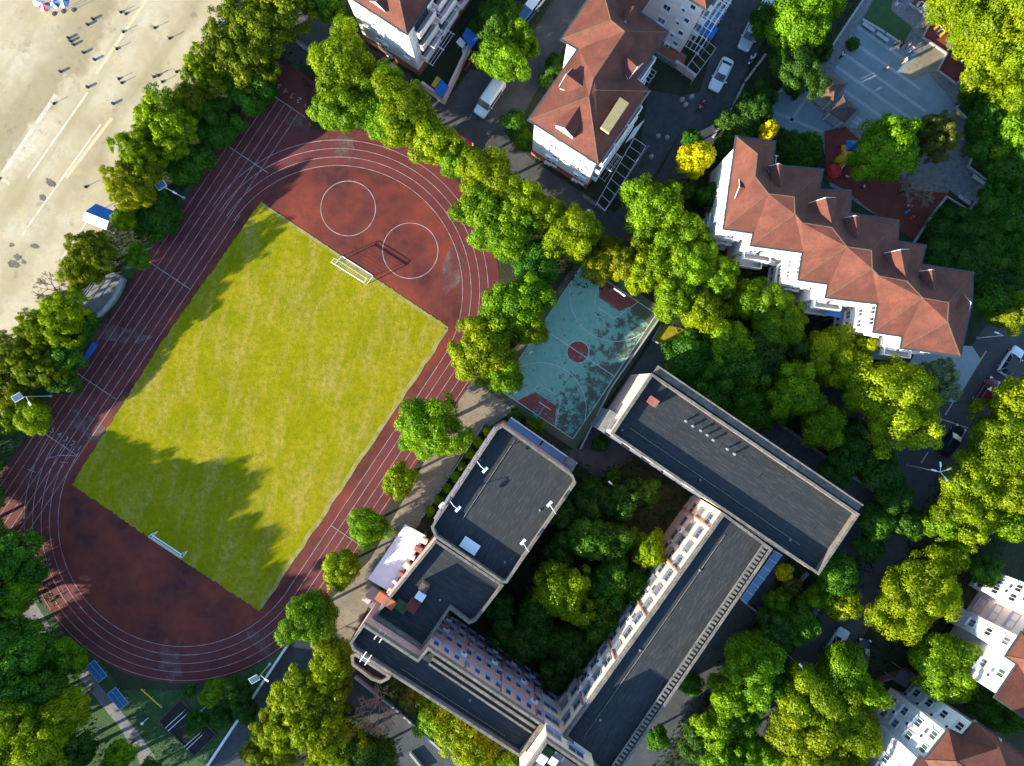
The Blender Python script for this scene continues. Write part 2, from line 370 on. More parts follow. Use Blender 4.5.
# concrete yard, upper left
yard = struct('concrete_yard', poly([(-420,-300),(275,-300),(240,-20),(225,20),(215,60),(190,92),(160,128),(135,165),(118,205),(96,240),(66,290),(44,300),(28,330),(-10,352),(-60,380),(-420,640)]), 0.012, M['yard'])
def yline(a, b, w, m, name):
    MB_ = strip(MB(), [P(*a), P(*b)], w, 0.018); return MB_.build(name, m, yard)
M['yard_joint'] = mat('yard_seam', (.60,.55,.42), (.42,.36,.25), 0.8, 0.9)
M['yard_yellow'] = mat('faded_yellow_paint', (.52,.43,.22), (.50,.44,.30), 0.5, 0.9, stops=(.40,.55))
M['yard_dark'] = mat('oil_stain', (.09,.08,.06), (.16,.14,.10), 1.5, 0.9)
yline((-5,185), (56,95), .55, M['yard_joint'], 'slab_seam'); yline((28,178), (88,92), .30, M['yard_joint'], 'slab_seam'); yline((22,235), (101,124), .28, M['yard_joint'], 'slab_seam')
yline((60,262), (98,205), .22, M['yard_joint'], 'slab_seam')
for a, b in (((96,74),(150,-5)), ((66,178),(112,118)), ((0,178),(10,184))):
    yline(a, b, .45, M['yard_yellow'], 'yellow_line')
def blot(cx, cy, rx, ry, rot, name, m, parent, z):
    pts = []; rr = random.Random(cx*7+cy)
    for i in range(18):
        t = i/18*2*math.pi; k = 1+rr.uniform(-.28,.28)
        x, y = rx*k*math.cos(t), ry*k*math.sin(t)
        pts.append(tuple(P(cx+x*math.cos(rot)-y*math.sin(rot), cy+x*math.sin(rot)+y*math.cos(rot)))[:2])
    return MB().sheet(pts, z).build(name, m, parent)
for a in ((51,183,6,3.6,.6),(43,198,4,3,.4),(14,264,6,4,.3),(18,257,4,3,.2),(35,246,5,2.5,.1),(24,262,3,2,.8),(12,245,3,2,0)):
    blot(a[0], a[1], a[2], a[3], a[4], 'oil_stain', M['yard_dark'], yard, 0.016)

# lawn strips round the track
struct('lawn', poly([(-60,470),(20,470),(60,600),(120,690),(200,690),(290,640),(300,650),(205,780),(60,780),(-60,640)]), 0.008, M['lawn'])
struct('track_verge', poly([(60,320),(128,265),(200,170),(262,80),(300,60),(286,130),(60,470),(-40,600),(-60,520)]), 0.009, M['lawn'])

TC = (260.5, 406.0); TL = 139.0; TR = 125.0; LW = 8.5
def stadium(R, n=48):
    pts = []
    for i in range(n+1):
        t = math.pi*i/n; u, v = R*math.cos(t), TL + R*math.sin(t); pts.append(G(*TC, u, v))
    for i in range(n+1):
        t = math.pi + math.pi*i/n; u, v = R*math.cos(t), -TL + R*math.sin(t); pts.append(G(*TC, u, v))
    return pts
track = struct('running_track', poly(stadium(TR+4*LW+3)), 0.02, M['track'])
MB().sheet(poly([G(*TC,-178,-420), G(*TC,-116,-420), G(*TC,-116,300), G(*TC,-178,300)]), 0.026).build('sprint_straight', M['track'], track)
struct('infield', poly(stadium(TR)), 0.032, M['infield'])
fp = []
corners = [(-113,-170),(0,-171.5),(113,-171),(114,0),(113,170.5),(0,170),(-113,170),(-117.5,0)]
rf = random.Random(3)
for i in range(8):
    (u0,v0),(u1,v1) = corners[i], corners[(i+1)%8]
    for k in range(60):
        t = k/60; fp.append(G(*TC, u0+(u1-u0)*t+rf.uniform(-.8,.8), v0+(v1-v0)*t+rf.uniform(-.8,.8)))
field = slab('football_field', poly(fp), 0.06, M['field'], 0.0)
def tline(name, pp, w=.075, m='line', z=.042, parent=track, closed=False):
    return strip(MB(), [P(*p) for p in pp], w, z, closed).build(name, M[m], parent)
for k in range(5):
    R = TR + k*LW
    for sgn in ((1, -1) if k < 4 else (-1,)):
        pp = []
        for i in range(61):
            t = math.pi*i/60 * 1.0
            pp.append(G(*TC, sgn*R*math.cos(t), sgn*(TL + R*math.sin(t))))
        tline('lane_line', pp)
    tline('lane_line', [G(*TC, R, -TL), G(*TC, R, TL)])
for k in range(7):
    u = -123 - k*8.1
    tline('lane_line', [G(*TC, u, -420), G(*TC, u, 265 if k else TL+8)], z=.046)
for v in (265, 198, 58, -74.6, -142.8):
    tline('cross_line', [G(*TC, -123, v), G(*TC, -123-48.6, v)], w=.11, z=.050)
tline('cross_line', [G(*TC, -124, -143), G(*TC, -131, -147), G(*TC, -140, -153), G(*TC, -148, -162)], w=.09, z=.052)
tline('cross_line', [G(*TC, 125, -60), G(*TC, 159, -60)], w=.09, z=.052)
tline('cross_line', [G(*TC, -150, -180), G(*TC, -158.5, -182)], w=.09, z=.052)
tline('cross_line', [G(*TC, -128, -154), G(*TC, -135, -158)], w=.09, z=.052)
for c, r in (((348.2,208.5),27.4), ((410.3,250.8),27.7)):
    tline('throwing_circle', [(c[0]+r*math.cos(2*math.pi*i/64), c[1]+r*math.sin(2*math.pi*i/64)) for i in range(64)], w=.10, z=.044, closed=True)
def text_mesh(ch, size, m, name, loc, rz, parent):
    cu = bpy.data.curves.new(name, 'FONT'); cu.body = ch; cu.size = size; cu.align_x = 'CENTER'; cu.align_y = 'CENTER'
    to = bpy.data.objects.new(name, cu); COL.objects.link(to)
    dg = bpy.context.evaluated_depsgraph_get(); me = bpy.data.meshes.new_from_object(to.evaluated_get(dg))
    bpy.data.objects.remove(to); me.materials.clear(); me.materials.append(m)
    o = bpy.data.objects.new(name, me); COL.objects.link(o); o.parent = parent; o.location = loc; o.rotation_euler = (0,0,rz); return o
for k in range(6):
    q = G(*TC, -127-k*8.1, -136); p = P(*q, .05); text_mesh(str(k+1), 1.15, M['line'], 'lane_number', p, GRID, track)
    if k < 5:
        q = G(*TC, -130-k*8.1, 276); p = P(*q, .05); text_mesh(str(k+1), 1.1, M['line'], 'lane_number', p, GRID+math.pi, track)

M['dust'] = mat('trodden_dust', (.10,.028,.025), (.15,.105,.10), 0.6, 0.9, detail=9, stops=(.42,.72), c3=(.09,.03,.028))
for a in ((118,334,34,7,.15),(172,660,12,20,.1),(258,640,20,9,.8),(345,148,10,14,0),(452,268,10,22,.3),(92,430,30,9,.6),(300,125,14,8,.5)):
    blot(a[0], a[1], a[2], a[3], a[4], 'dusty_crossing', M['dust'], track, 0.0385)
M['dry_grass'] = mat('dry_grass', (.30,.25,.10), (.20,.20,.04), 0.9, 1.0, detail=8, stops=(.42,.6), spec=0.0)
for a, b, wd in (((112.2,-168),(112.2,168),.55),((-110,168.5),(112,168.5),.4)):
    strip(MB(), [P(*G(*TC, a[0]+(b[0]-a[0])*k/40+rf.uniform(-.8,.8), a[1]+(b[1]-a[1])*k/40), .062) for k in range(41)], wd, .064).build('dry_fringe', M['dry_grass'], field)

# basketball court
CC = (578.0, 352.0)
court = struct('basketball_court', poly([G(*CC,-52,-83), G(*CC,52,-83), G(*CC,52,83), G(*CC,-52,83)]), 0.03, M['court_bare'])
MB().sheet(poly([G(*CC,-45,-75), G(*CC,44,-75), G(*CC,44,62), G(*CC,-45,75)]), 0.036).build('painted_surface', M['court'], court)
def cl(pp, w=.11, closed=False): return strip(MB(), [P(*p) for p in pp], w, .050, closed).build('court_line', M['courtline'], court)
cl([G(*CC,-45,-75), G(*CC,44,-75)]); cl([G(*CC,-45,75), G(*CC,44,75)]); cl([G(*CC,44,-75), G(*CC,44,75)]); cl([G(*CC,-45,-75), G(*CC,-45,75)]); cl([G(*CC,-45,0), G(*CC,44,0)])
MB().sheet([tuple(P(CC[0]+11*math.cos(t*.2094), CC[1]+11*math.sin(t*.2094)))[:2] for t in range(30)], .040).build('centre_circle', M['court_red'], court)
cl([(CC[0]+11*math.cos(i*.1571), CC[1]+11*math.sin(i*.1571)) for i in range(40)], .09, True)
for s in (1, -1):
    MB().sheet(poly([G(*CC,-24,75*s), G(*CC,22,75*s), G(*CC,12,57*s), G(*CC,-13,57*s)]), .041).build('key_area', M['court_red'], court)
    cl([G(*CC,-24,75*s), G(*CC,-13,48*s), G(*CC,12,48*s), G(*CC,22,75*s)], .08)
    cl([G(*CC, 46*math.cos(t/24*math.pi), s*(68-46*math.sin(t/24*math.pi))) for t in range(2,23)], .08)

# concrete strip beside the track, roads, paths
struct('concrete_strip', poly([(470,372),(505,388),(512,412),(470,440),(432,505),(405,545),(372,600),(345,650),(322,670),(287,660),(300,630),(370,560),(420,470)]), 0.016, M['concrete'])
struct('school_forecourt', poly([(652,341),(677,354),(705,375),(700,400),(655,372),(612,432),(640,455),(600,480),(560,452),(580,448)]), 0.014, M['asphalt'])
struct('driveway', poly([(287,646),(330,652),(310,690),(258,766),(236,800),(185,800)]), 0.02, M['asphalt2'])
struct('road', poly([(225,-60),(320,-60),(322,20),(345,30),(440,95),(500,132),(540,165),(610,210),(680,250),(660,275),(600,238),(510,180),(420,125),(330,70),(290,62),(270,40)]), 0.020, M['asphalt'])
struct('side_road', poly([(440,110),(470,70),(505,75),(560,-10),(590,-60),(632,-60),(592,5),(540,85),(525,112),(505,152)]), 0.024, M['asphalt'])
struct('school_back_lane', poly([(655,355),(700,385),(770,415),(850,472),(885,500),(865,525),(800,480),(690,400)]), 0.023, M['asphalt2'])
struct('lane_road', poly([(745,-60),(820,-60),(786,-2),(748,68),(716,140),(700,168),(672,215),(650,240),(610,215),(650,190),(672,150),(700,92)]), 0.022, M['asphalt2'])
struct('parking_court', poly([(648,90),(682,96),(702,92),(676,140),(652,178),(628,205),(612,196),(640,150)]), 0.025, M['asphalt2'])
struct('east_road', poly([(1100,235),(1100,330),(1000,400),(960,455),(905,560),(862,640),(830,690),(775,780),(710,780),(770,690),(812,620),(850,560),(880,470),(912,430),(960,362),(1000,305)]), 0.02, M['asphalt'])
struct('garden_road', poly([(660,255),(700,290),(760,345),(830,385),(905,445),(890,475),(820,420),(740,370),(660,300)]), 0.021, M['asphalt2'])
struct('school_service_road', poly([(870,520),(880,560),(790,545),(770,600),(710,690),(660,766),(600,800),(640,740),(740,600),(800,520)]), 0.018, M['asphalt2'])
struct('garden_path', poly([(22,612),(36,603),(62,645),(90,673),(130,722),(154,754),(168,790),(148,790),(137,755),(118,725),(78,676),(50,655)]), 0.020, M['conc_grey'])
struct('campus_path', poly([(345,668),(362,676),(450,745),(505,800),(440,800),(400,766),(395,742),(345,700)]), 0.021, M['asphalt2'])
struct('apron_paving', poly([(920,345),(972,346),(981,360),(956,402),(930,400),(905,370)]), 0.024, M['pave_band'])
struct('school_yard_paving', poly([(430,640),(560,735),(720,510),(640,450),(590,470),(510,590)]), 0.010, M['ground'])
for (a, b) in (((1000,327),(1012,308)), ((978,364),(986,351)), ((945,415),(953,402)), ((938,418),(968,428)), ((915,438),(938,450)), ((921,463),(928,452))):
    strip(MB(), [P(*a), P(*b)], .14, .032).build('road_marking', M['yard_yellow'], bpy.data.objects['east_road'])

# plaza upper right
plaza = struct('plaza', poly([(808,81),(868,-10),(900,-10),(936,18),(949,50),(940,70),(957,84),(981,60),(984,74),(956,109),(972,126),(962,139),(977,148),(969,166),(990,184),(1040,205),(1040,222),(1000,210),(966,205),(950,190),(915,240),(896,228),(830,186),(822,140),(806,140),(770,122),(770,97),(795,75)]), 0.016, M['cobble'])
MB().sheet(poly([(832,72),(862,21),(905,46),(947,95),(956,108),(935,128),(900,130),(850,128),(838,105)]), .022).build('striped_paving', M['pave_blue'], plaza)
MB().sheet(poly([(771,97),(796,76),(816,91),(832,129),(810,139),(771,122)]), .022).build('blue_paving', M['pave_blue'], plaza)
for i in range(7):                                     # pale bands run down to the right
    a0 = (846-i*7.5+ (6 if i>4 else 0), 36+i*14.0); d = (0.79, 0.56)
    ln = [62, 88, 104, 108, 100, 78, 60][i]
    x0, y0 = 858 - i*7.2, 27 + i*13.2
    if i == 6: x0, y0 = 838, 110
    strip(MB(), [P(x0, y0), P(x0+ln*d[0], y0+ln*d[1])], .42, .028).build('pale_band', M['pave_band'], plaza)
strip(MB(), [P(774,112), P(822,132)], .4, .028).build('pale_band', M['pave_band'], plaza); strip(MB(), [P(812,90), P(790,122)], .4, .028).build('pale_band', M['pave_band'], plaza)
MB().sheet(poly([(809,78),(866,-8),(876,-8),(822,92)]), .026).build('plank_walk', M['conc_grey'], plaza)
lawnp = MB().prism(poly([(862,22),(866,14),(880,-12),(896,-12),(890,10),(912,28),(901,46)]), 0, .12).build('hedged_lawn', M['lawn'], plaza)
MB().sheet(poly([(824,131),(846,127),(870,150),(905,178),(915,190),(948,193),(914,240),(880,218),(845,190),(826,180)]), .024).build('play_surface', M['play_red'], plaza)
MB().sheet(poly([(923,39),(931,20),(952,22),(966,50),(944,52)]), .024).build('fitness_surface', M['play_red'], plaza)
MB().sheet(poly([(910,4),(928,-8),(940,8),(932,18)]), .024).build('fitness_surface', M['play_red'], plaza)
MB().sheet(poly([(946,54),(966,48),(972,58),(956,84),(937,71)]), .024).build('fitness_surface', M['play_red'], plaza)
MB().sheet(poly([(937,71),(946,54),(930,46),(915,60),(905,66),(902,78),(915,80),(930,72)]), .023).build('tan_paving', M['concrete'], plaza)

def low_wall(name, label, pts, h, t, m, cat='low wall', group=None, z0=0.0):
    """thin upright wall along picture points"""
    w = [P(*p) for p in pts]; mb = MB()
    for a, b in zip(w[:-1], w[1:]):
        d = (b-a); mb.box(((a.x+b.x)/2, (a.y+b.y)/2, z0+h/2), (d.length+t*.6, t, h), math.atan2(d.y, d.x))
    o = mb.build(name, m); return tag(o, label, cat, group)
LWG = 'low garden and boundary walls'
low_wall('boundary_wall', 'long thin white wall along the driveway below the running track', [(288,645),(262,684),(207,767)], .9, .3, M['white_metal'], 'wall', LWG)
low_wall('boundary_wall', 'white kerb wall along the campus path under the leafless tree', [(356,676),(400,711),(440,747)], .6, .28, M['kerb'], 'wall', LWG)
low_wall('boundary_wall', 'short kerb wall at the bottom edge beside the campus path', [(411,752),(424,768)], .6, .28, M['kerb'], 'wall', LWG)
low_wall('retaining_wall', 'pale boundary wall behind the north-east school block at the dark trees', [(772,420),(845,472),(880,496)], 1.2, .25, M['conc_grey'], 'wall', LWG)
low_wall('court_fence', 'low rail along the school side of the basketball court', [(659,318),(610,388),(580,448)], 1.1, .10, M['steel'], 'fence')
low_wall('grass_kerb', 'kerb round the small sunlit lawn next to the basketball court', [(661,324),(652,340),(677,353)], .25, .16, M['kerb'], 'kerb')
struct('lawn_patch', poly([(661,324),(652,339),(677,352),(690,330)]), .022, M['field'])
low_wall('plaza_kerb', 'pale kerb along the left edge of the plaza plank walk', [(808,82),(868,-8)], .45, .22, M['kerb'], 'kerb', LWG)
low_wall('plaza_kerb', 'pale kerb between hedged lawn and striped plaza paving', [(862,21),(884,34),(903,47)], .4, .3, M['pave_band'], 'kerb', LWG)
low_wall('plaza_kerb', 'kerb round the fitness equipment pads on the plaza', [(909,5),(931,20),(922,38),(946,54),(937,71),(956,85),(976,58)], .3, .18, M['kerb'], 'kerb', LWG)
low_wall('plaza_kerb', 'zigzag kerb along the planted east edge of the plaza', [(983,72),(955,109),(972,126),(961,139),(976,148),(967,167),(988,183),(1003,203),(1012,198),(1040,212)], .4, .18, M['kerb'], 'kerb', LWG)
low_wall('plaza_kerb', 'straight kerb from play surface corner up to the cobbled walk', [(913,243),(930,217),(945,198)], .4, .22, M['kerb'], 'kerb', LWG)
low_wall('plaza_kerb', 'stepped kerb below the cobbled walk with a bench beside it', [(945,197),(968,211),(974,202),(985,214)], .4, .18, M['kerb'], 'kerb', LWG)
low_wall('lane_kerb', 'pale kerb beside the tree lined lane with two cars', [(765,55),(744,83),(732,108),(713,137)], .2, .3, M['kerb'], 'kerb', LWG)
low_wall('garden_wall', 'pale wall end beside the road at the top left', [(300,45),(316,56)], 1.0, .35, M['conc_grey'], 'wall', LWG)
low_wall('school_fence', 'thin pale fence closing the small garden beside the east school wing', [(741,600),(765,617),(806,572)], 1.0, .12, M['frame'], 'fence')
low_wall('school_fence', 'short fence length beside the service road under trees', [(714,700),(704,714)], 1.0, .14, M['frame'], 'fence')
low_wall('hedge_kerb', 'long kerb of the hedge bed along the west school block', [(484,424),(430,506),(420,520)], .25, .16, M['kerb'], 'kerb')

# ------------------------------------------------------------------ windows and wall fittings (shared meshes)
def window_meshes(key, w, h, fm, gm, mull=1, sill=True):
    f = MB(); t = .09
    f.box((0, .04, h/2-t/2), (w, .10, t)); f.box((0, .04, -h/2+t/2), (w, .10, t))
    f.box((-w/2+t/2, .04, 0), (t, .10, h-2*t)); f.box((w/2-t/2, .04, 0), (t, .10, h-2*t))
    for k in range(mull): f.box((-w/2 + w*(k+1)/(mull+1), .035, 0), (.06, .07, h-2*t))
    if sill: f.box((0, .14, -h/2-.06), (w+.2, .30, .08))
    g = MB().box((0, .022, 0), (w-2*t, .02, h-2*t))
    return f.mesh('window_frame_'+key, M[fm]), g.mesh('pane_'+key, M[gm])
WIN = {'school': window_meshes('school', .86, 1.35, 'frame', 'glass', 0), 'wide': window_meshes('wide', 1.4, 1.35, 'frame_dull', 'glass', 1), 'high': window_meshes('high', 2.2, 1.3, 'frame', 'glass', 1),
       'flat': window_meshes('flat', 1.05, 1.2, 'frame_white', 'glass', 1), 'small': window_meshes('small', .8, 1.0, 'frame_white', 'glass', 0), 'green': window_meshes('green', 1.1, 1.2, 'frame_white', 'glass_green', 1)}
WRND = random.Random(21); M['curtain'] = mat('curtained_glass', (.16,.17,.17), (.09,.10,.11), 1.2, .3); M['glass_blue'] = mat('blue_window_glass', (.03,.06,.09), rough=.15, spec=.6)
PANES = {}
for k_, (f_, g_) in WIN.items():
    PANES[k_] = [g_, g_]
    for m_ in ('curtain', 'glass_blue'):
        c_ = g_.copy(); c_.materials.clear(); c_.materials.append(M[m_]); PANES[k_].append(c_)
def put_window(kind, parent, pos, ang):
    """ang: world angle of the outward normal"""
    fm, gm = WIN[kind]; base = Vector(parent.location)
    o = inst('window', fm, parent, Vector(pos)-base, ang - math.pi/2)
    inst('pane', WRND.choice(PANES[kind]), o, (0,0,0)); return o
acm = MB().box((0, .20, 0), (.85, .34, .62)); AC_ME = acm.mesh('air_conditioner', M['white_metal'])
acg = MB().lathe((0,0,0), [(.24,0),(.22,.03)], 10)
for i, v in enumerate(acg.v): acg.v[i] = (v[0]-.1, .37+v[2], v[1])
ACG_ME = acg.mesh('fan_grille', M['dark_metal'])
def put_ac(parent, pos, ang):
    o = inst('air_conditioner', AC_ME, parent, Vector(pos)-Vector(parent.location), ang-math.pi/2); inst('fan_grille', ACG_ME, o); return o
def wall_frame(a, b, inside):
    """for a wall between world points a, b: (unit along, outward angle) with outward away from 'inside'"""
    a = Vector((a[0], a[1])); b = Vector((b[0], b[1])); d = (b-a); n = Vector((d.y, -d.x)).normalized()
    if n.dot(Vector((inside[0], inside[1])) - a) > 0: n = -n
    return d, math.atan2(n.y, n.x), n
def facade(parent, a, b, inside, zs, ts, kind, off=0.0):
    d, ang, n = wall_frame(a, b, inside)
    for z in zs:
        for t in ts:
            p = Vector((a[0], a[1])) + d*t + n*off; put_window(kind, parent, (p.x, p.y, z), ang)

# ------------------------------------------------------------------ the school
school = thing('school_building', 'pink school building with flat dark roofs round a tree filled courtyard', 'school', P(560,600,0))
def block(px, zt, wallm, parapet_h=1.0, name='', pm='parapet', pw=.24, rm='roof_dark'):
    pts = ccw(poly(px, zt)); zr = zt - parapet_h
    MB().prism(pts, 0, zr, top=False).build('wall', M[wallm], school)
    MB().sheet(pts, zr).build('roof', M[rm], school)
    MB().ring(pts, offset(pts, pw), zr, zt-.12).build('parapet', M['parapet_inner'], school)
    cap = MB().ring(offset(pts, -.04), offset(pts, pw+.03), zt-.118, zt).build('parapet_coping', M[pm], school)
    return pts, zr
ZW, ZS, ZE, ZN, ZT = 10.9, 13.6, 13.5, 13.5, 16.8
# west block, north part and middle part
NB = [(496,428.7),(503,425),(572.7,475),(576,483),(507,583),(502,583),(435,537),(431,527)]
nbp, nbz = block(NB, ZW, 'pink_wall', 1.2, rm='roof_dark_across')
MBK = [(435.5,540.0),(503.5,585.5),(475.5,621.5),(469,624),(450,609.5),(421.6,650.3),(373,617.0)]
mbp, mbz = block(MBK, ZW-.1, 'pink_wall')
# south wing: long, taller
SWG = [(363,624),(417.6,659.7),(428,647.5),(545,726),(520,757),(353,650.5),(349.7,643)]
swp, swz = block(SWG, ZS, 'pink_wall')
# ledge below its west end
LED = [(351,655.5),(356,653.5),(391,676),(389,679),(381,683),(371,679.5),(352,665)]
lp = ccw(poly(LED, 9.5)); MB().prism(lp, 8.0, 9.0, bottom=True).build('balcony_slab', M['sand_dark'], school); MB().ring(offset(lp,-.03), offset(lp,.3), 9.0, 9.6).build('balcony_parapet', M['parapet'], school)
# east wing
EWG = [(563.5,737.5),(723.5,513),(772.5,549),(612,784)]
ewp, ewz = block(EWG, ZE, 'cream_wall', .9, rm='roof_dark_across')
# north-east block
NEB = [(611,434),(651.8,373.3),(859.5,514.3),(818.7,575)]
nep, nez = block(NEB, ZN+.05, 'cream_wall')
# stair tower
STW = [(546.8,740),(596,774),(570,812),(520,779)]
stp, stz = block(STW, ZT, 'cream_wall', .9)
# lit cream face between the wings, pilaster strips, window rows
ctr = P(560,600)
A, B = P(428,647.5,ZS), P(545,726,ZS)
facade(school, A, B, P(440,720), [ZS-2.3, ZS-5.9, ZS-9.5, ZS-13.0+1.0], [(.05+.0905*i) for i in range(11)], 'school')
d, ang, n = wall_frame(A, B, P(440,720))
for t in (.31, .62, .93):
    p = A.to_2d() + d*t + n*.06; MB().box((p.x, p.y, (ZS-1)/2), (.16, .16, ZS-1.1), ang).build('downpipe', M['brick_red'], school)
A2, B2 = P(563.5,737.5,ZE), P(723.5,513,ZE)
facade(school, A2, B2, P(720,640), [ZE-2.6, ZE-6.2, ZE-9.8], [(.035+.0655*i) for i in range(15)], 'wide')
d, ang, n = wall_frame(A2, B2, P(720,640))
for t in (.13, .335, .53, .73, .93):
    p = A2.to_2d() + d*t + n*.10; MB().box((p.x, p.y, (ZE-.8)/2), (.22, .2, ZE-1.0), ang).build('pilaster', M['brick_red'], school)
MB().box(tuple((A2.to_2d()+d*.5+n*.06))+(ZE-.45,), (d.length, .12, .35), math.atan2(d.y,d.x)).build('cornice', M['parapet'], school)
# lit plaster face of the east wing is cream
for z0, z1 in ((ZE-5.1, ZE-4.7), (ZE-8.7, ZE-8.3)):
    MB().box(tuple((A2.to_2d()+d*.5+n*.03))+((z0+z1)/2,), (d.length-.4, .06, .2), math.atan2(d.y,d.x)).build('string_course', M['cream_wall'], school)
# tower windows
A3, B3 = P(546.8,740,ZT), P(596,774,ZT)
facade(school, A3, B3, P(540,800), [ZT-2.4, ZT-5.6, ZT-8.8, ZT-12], [.16], 'high')
put = facade(school, A3, B3, P(540,800), [ZT-1.9], [.62], 'high')
rsx = random.Random(9)
for k in range(9):
    q = A.to_2d() + (B-A).to_2d()*(.095+.0905*rsx.randrange(10)); dd, an_, nn_ = wall_frame(A, B, P(440,720)); put_ac(school, (q.x, q.y, ZS-3.9-3.6*rsx.randrange(3)), an_)
for k in range(8):
    q = A2.to_2d() + (B2-A2).to_2d()*(.068+.0655*rsx.randrange(14)); dd, an_, nn_ = wall_frame(A2, B2, P(720,640)); put_ac(school, (q.x, q.y, ZE-4.3-3.6*rsx.randrange(2)), an_)
def roof_line(a, b, z, r, m, name):
    MB().tube(P(a[0],a[1],z+r), P(b[0],b[1],z+r), r, n=5).build(name, M[m], school)
roof_line((515,440),(462,520), nbz, .05, 'parapet', 'conduit'); roof_line((585,735),(725,535), ewz, .05, 'parapet', 'conduit'); roof_line((630,428),(800,545), nez, .05, 'parapet', 'conduit'); roof_line((400,668),(505,736), swz, .05, 'parapet', 'conduit')
for (x, y), z in (((480,460),nbz),((540,510),nbz),((505,562),nbz),((622,430),nez),((700,480),nez),((790,540),nez),((640,650),ewz),((700,570),ewz),((600,720),ewz),((470,700),swz),((440,600),mbz)):
    p = P(x,y,z); MB().lathe((p.x,p.y,z), [(.16,0),(.16,.12),(.05,.16)], 8).build('roof_drain', M['conc_grey'], school)
for i_ in range(9):                                     # lapped membrane strips
    t_ = (i_+1)/10
    for c0, c1, c2, c3, z in (((611,434),(818.7,575),(651.8,373.3),(859.5,514.3),nez),((563.5,737.5),(723.5,513),(612,784),(772.5,549),ewz)):
        a_ = (c0[0]+(c1[0]-c0[0])*t_, c0[1]+(c1[1]-c0[1])*t_); b_ = (c2[0]+(c3[0]-c2[0])*t_, c2[1]+(c3[1]-c2[1])*t_)
        p, q = P(*a_, z), P(*b_, z); p, q = p.lerp(q,.05), p.lerp(q,.95); p2 = P(*a_, ZE); 
        w0, w1 = P(*a_, ZE), P(*b_, ZE); w0.z = w1.z = z; w0, w1 = w0.lerp(w1,.06), w0.lerp(w1,.94)
        strip(MB(), [w0, w1], .11, z+.006).build('roof_seam', M['seam'], school)
# west lower windows of north-east block and grilles
A4, B4 = P(611,434,ZN), P(651.8,373.3,ZN)
d, ang, n = wall_frame(A4, B4, P(700,450))
for z in (ZN-2, ZN-5, ZN-8.2):
    p = A4.to_2d()+d*.13+n*0; put_window('wide', school, (p.x, p.y, z), ang)
MB().box(tuple(A4.to_2d()+d*.13+n*.45)+(4.6,), (.9, 2.8, 9.2), ang).build('stair_bay', M['conc_grey'], school)
pk = A4.to_2d()+d*.6+n*.04; MB().box((pk.x, pk.y, 3.0), (.08, d.length*.72, 6.0), ang).build('lower_facing', M['pink_wall'], school)
# window rows on the outer walls
for c0, c1, ins_, z, rows, cols in (((520,757),(353,650.5),(440,690),ZS,4,10), ((772.5,549),(612,784),(660,640),ZE,3,12), ((651.8,373.3),(859.5,514.3),(740,470),ZN,3,12), ((859.5,514.3),(818.7,575),(740,470),ZN,3,3),
                                    ((496,428.7),(431,527),(500,500),ZW,3,7), ((576,483),(507,583),(500,500),ZW,3,7), ((611,434),(715,504.5),(720,450),ZN,3,5)):
    facade(school, P(*c0, z), P(*c1, z), P(*ins_), [z-2.9-3.5*k for k in range(rows)], [(k+.5)/cols for k in range(cols)], 'wide')
# south-east balustrade of the east wing: small openings in a row
A5, B5 = P(772.5,549,ZE), P(612,784,ZE); d5 = (B5-A5).to_2d(); n5 = Vector((d5.y,-d5.x)).normalized()
if n5.dot(P(640,600).to_2d()-A5.to_2d()) > 0: n5 = -n5
mb = MB(); a5 = math.atan2(d5.y, d5.x)
for i in range(62):
    p = A5.to_2d() + d5*((i+.5)/62) - n5*.75; mb.box((p.x, p.y, ZE-.26), (.28, .55, .5), a5)
p = A5.to_2d()+d5*.5-n5*1.12; mb.box((p.x, p.y, ZE-.1), (d5.length*.985, .16, .16), a5)
mb.build('balustrade', M['parapet'], school)
# second coping rail on north-east block's far side
A6, B6 = P(651.8,373.3,ZN), P(859.5,514.3,ZN); d6 = (B6-A6).to_2d(); a6 = math.atan2(d6.y, d6.x); n6 = Vector((d6.y,-d6.x)).normalized()
if n6.dot(P(700,480).to_2d()-A6.to_2d()) > 0: n6 = -n6
p = A6.to_2d()+d6*.5+n6*.75; MB().box((p.x, p.y, ZN-.5), (d6.length*.99, .9, .18), a6).build('eave_ledge', M['parapet'], school)
p = A6.to_2d()+d6*.5+n6*1.12; MB().box((p.x, p.y, ZN-.25), (d6.length*.99, .14, .32), a6).build('gutter_rail', M['parapet'], school)
# terrace upstand line on the south wing roof
A7, B7 = P(431,655,ZS-1), P(538,727,ZS-1); d7 = (B7-A7).to_2d()
for k, w in ((0,.35),(1,.25)):
    p = (A7.to_2d()+B7.to_2d())/2 + Vector((-.50,-.83))*(.2+k*.75); MB().box((p.x, p.y, ZS-.9), (d7.length*.96, w, .2), math.atan2(d7.y,d7.x)).build('roof_upstand', M['parapet'], school)
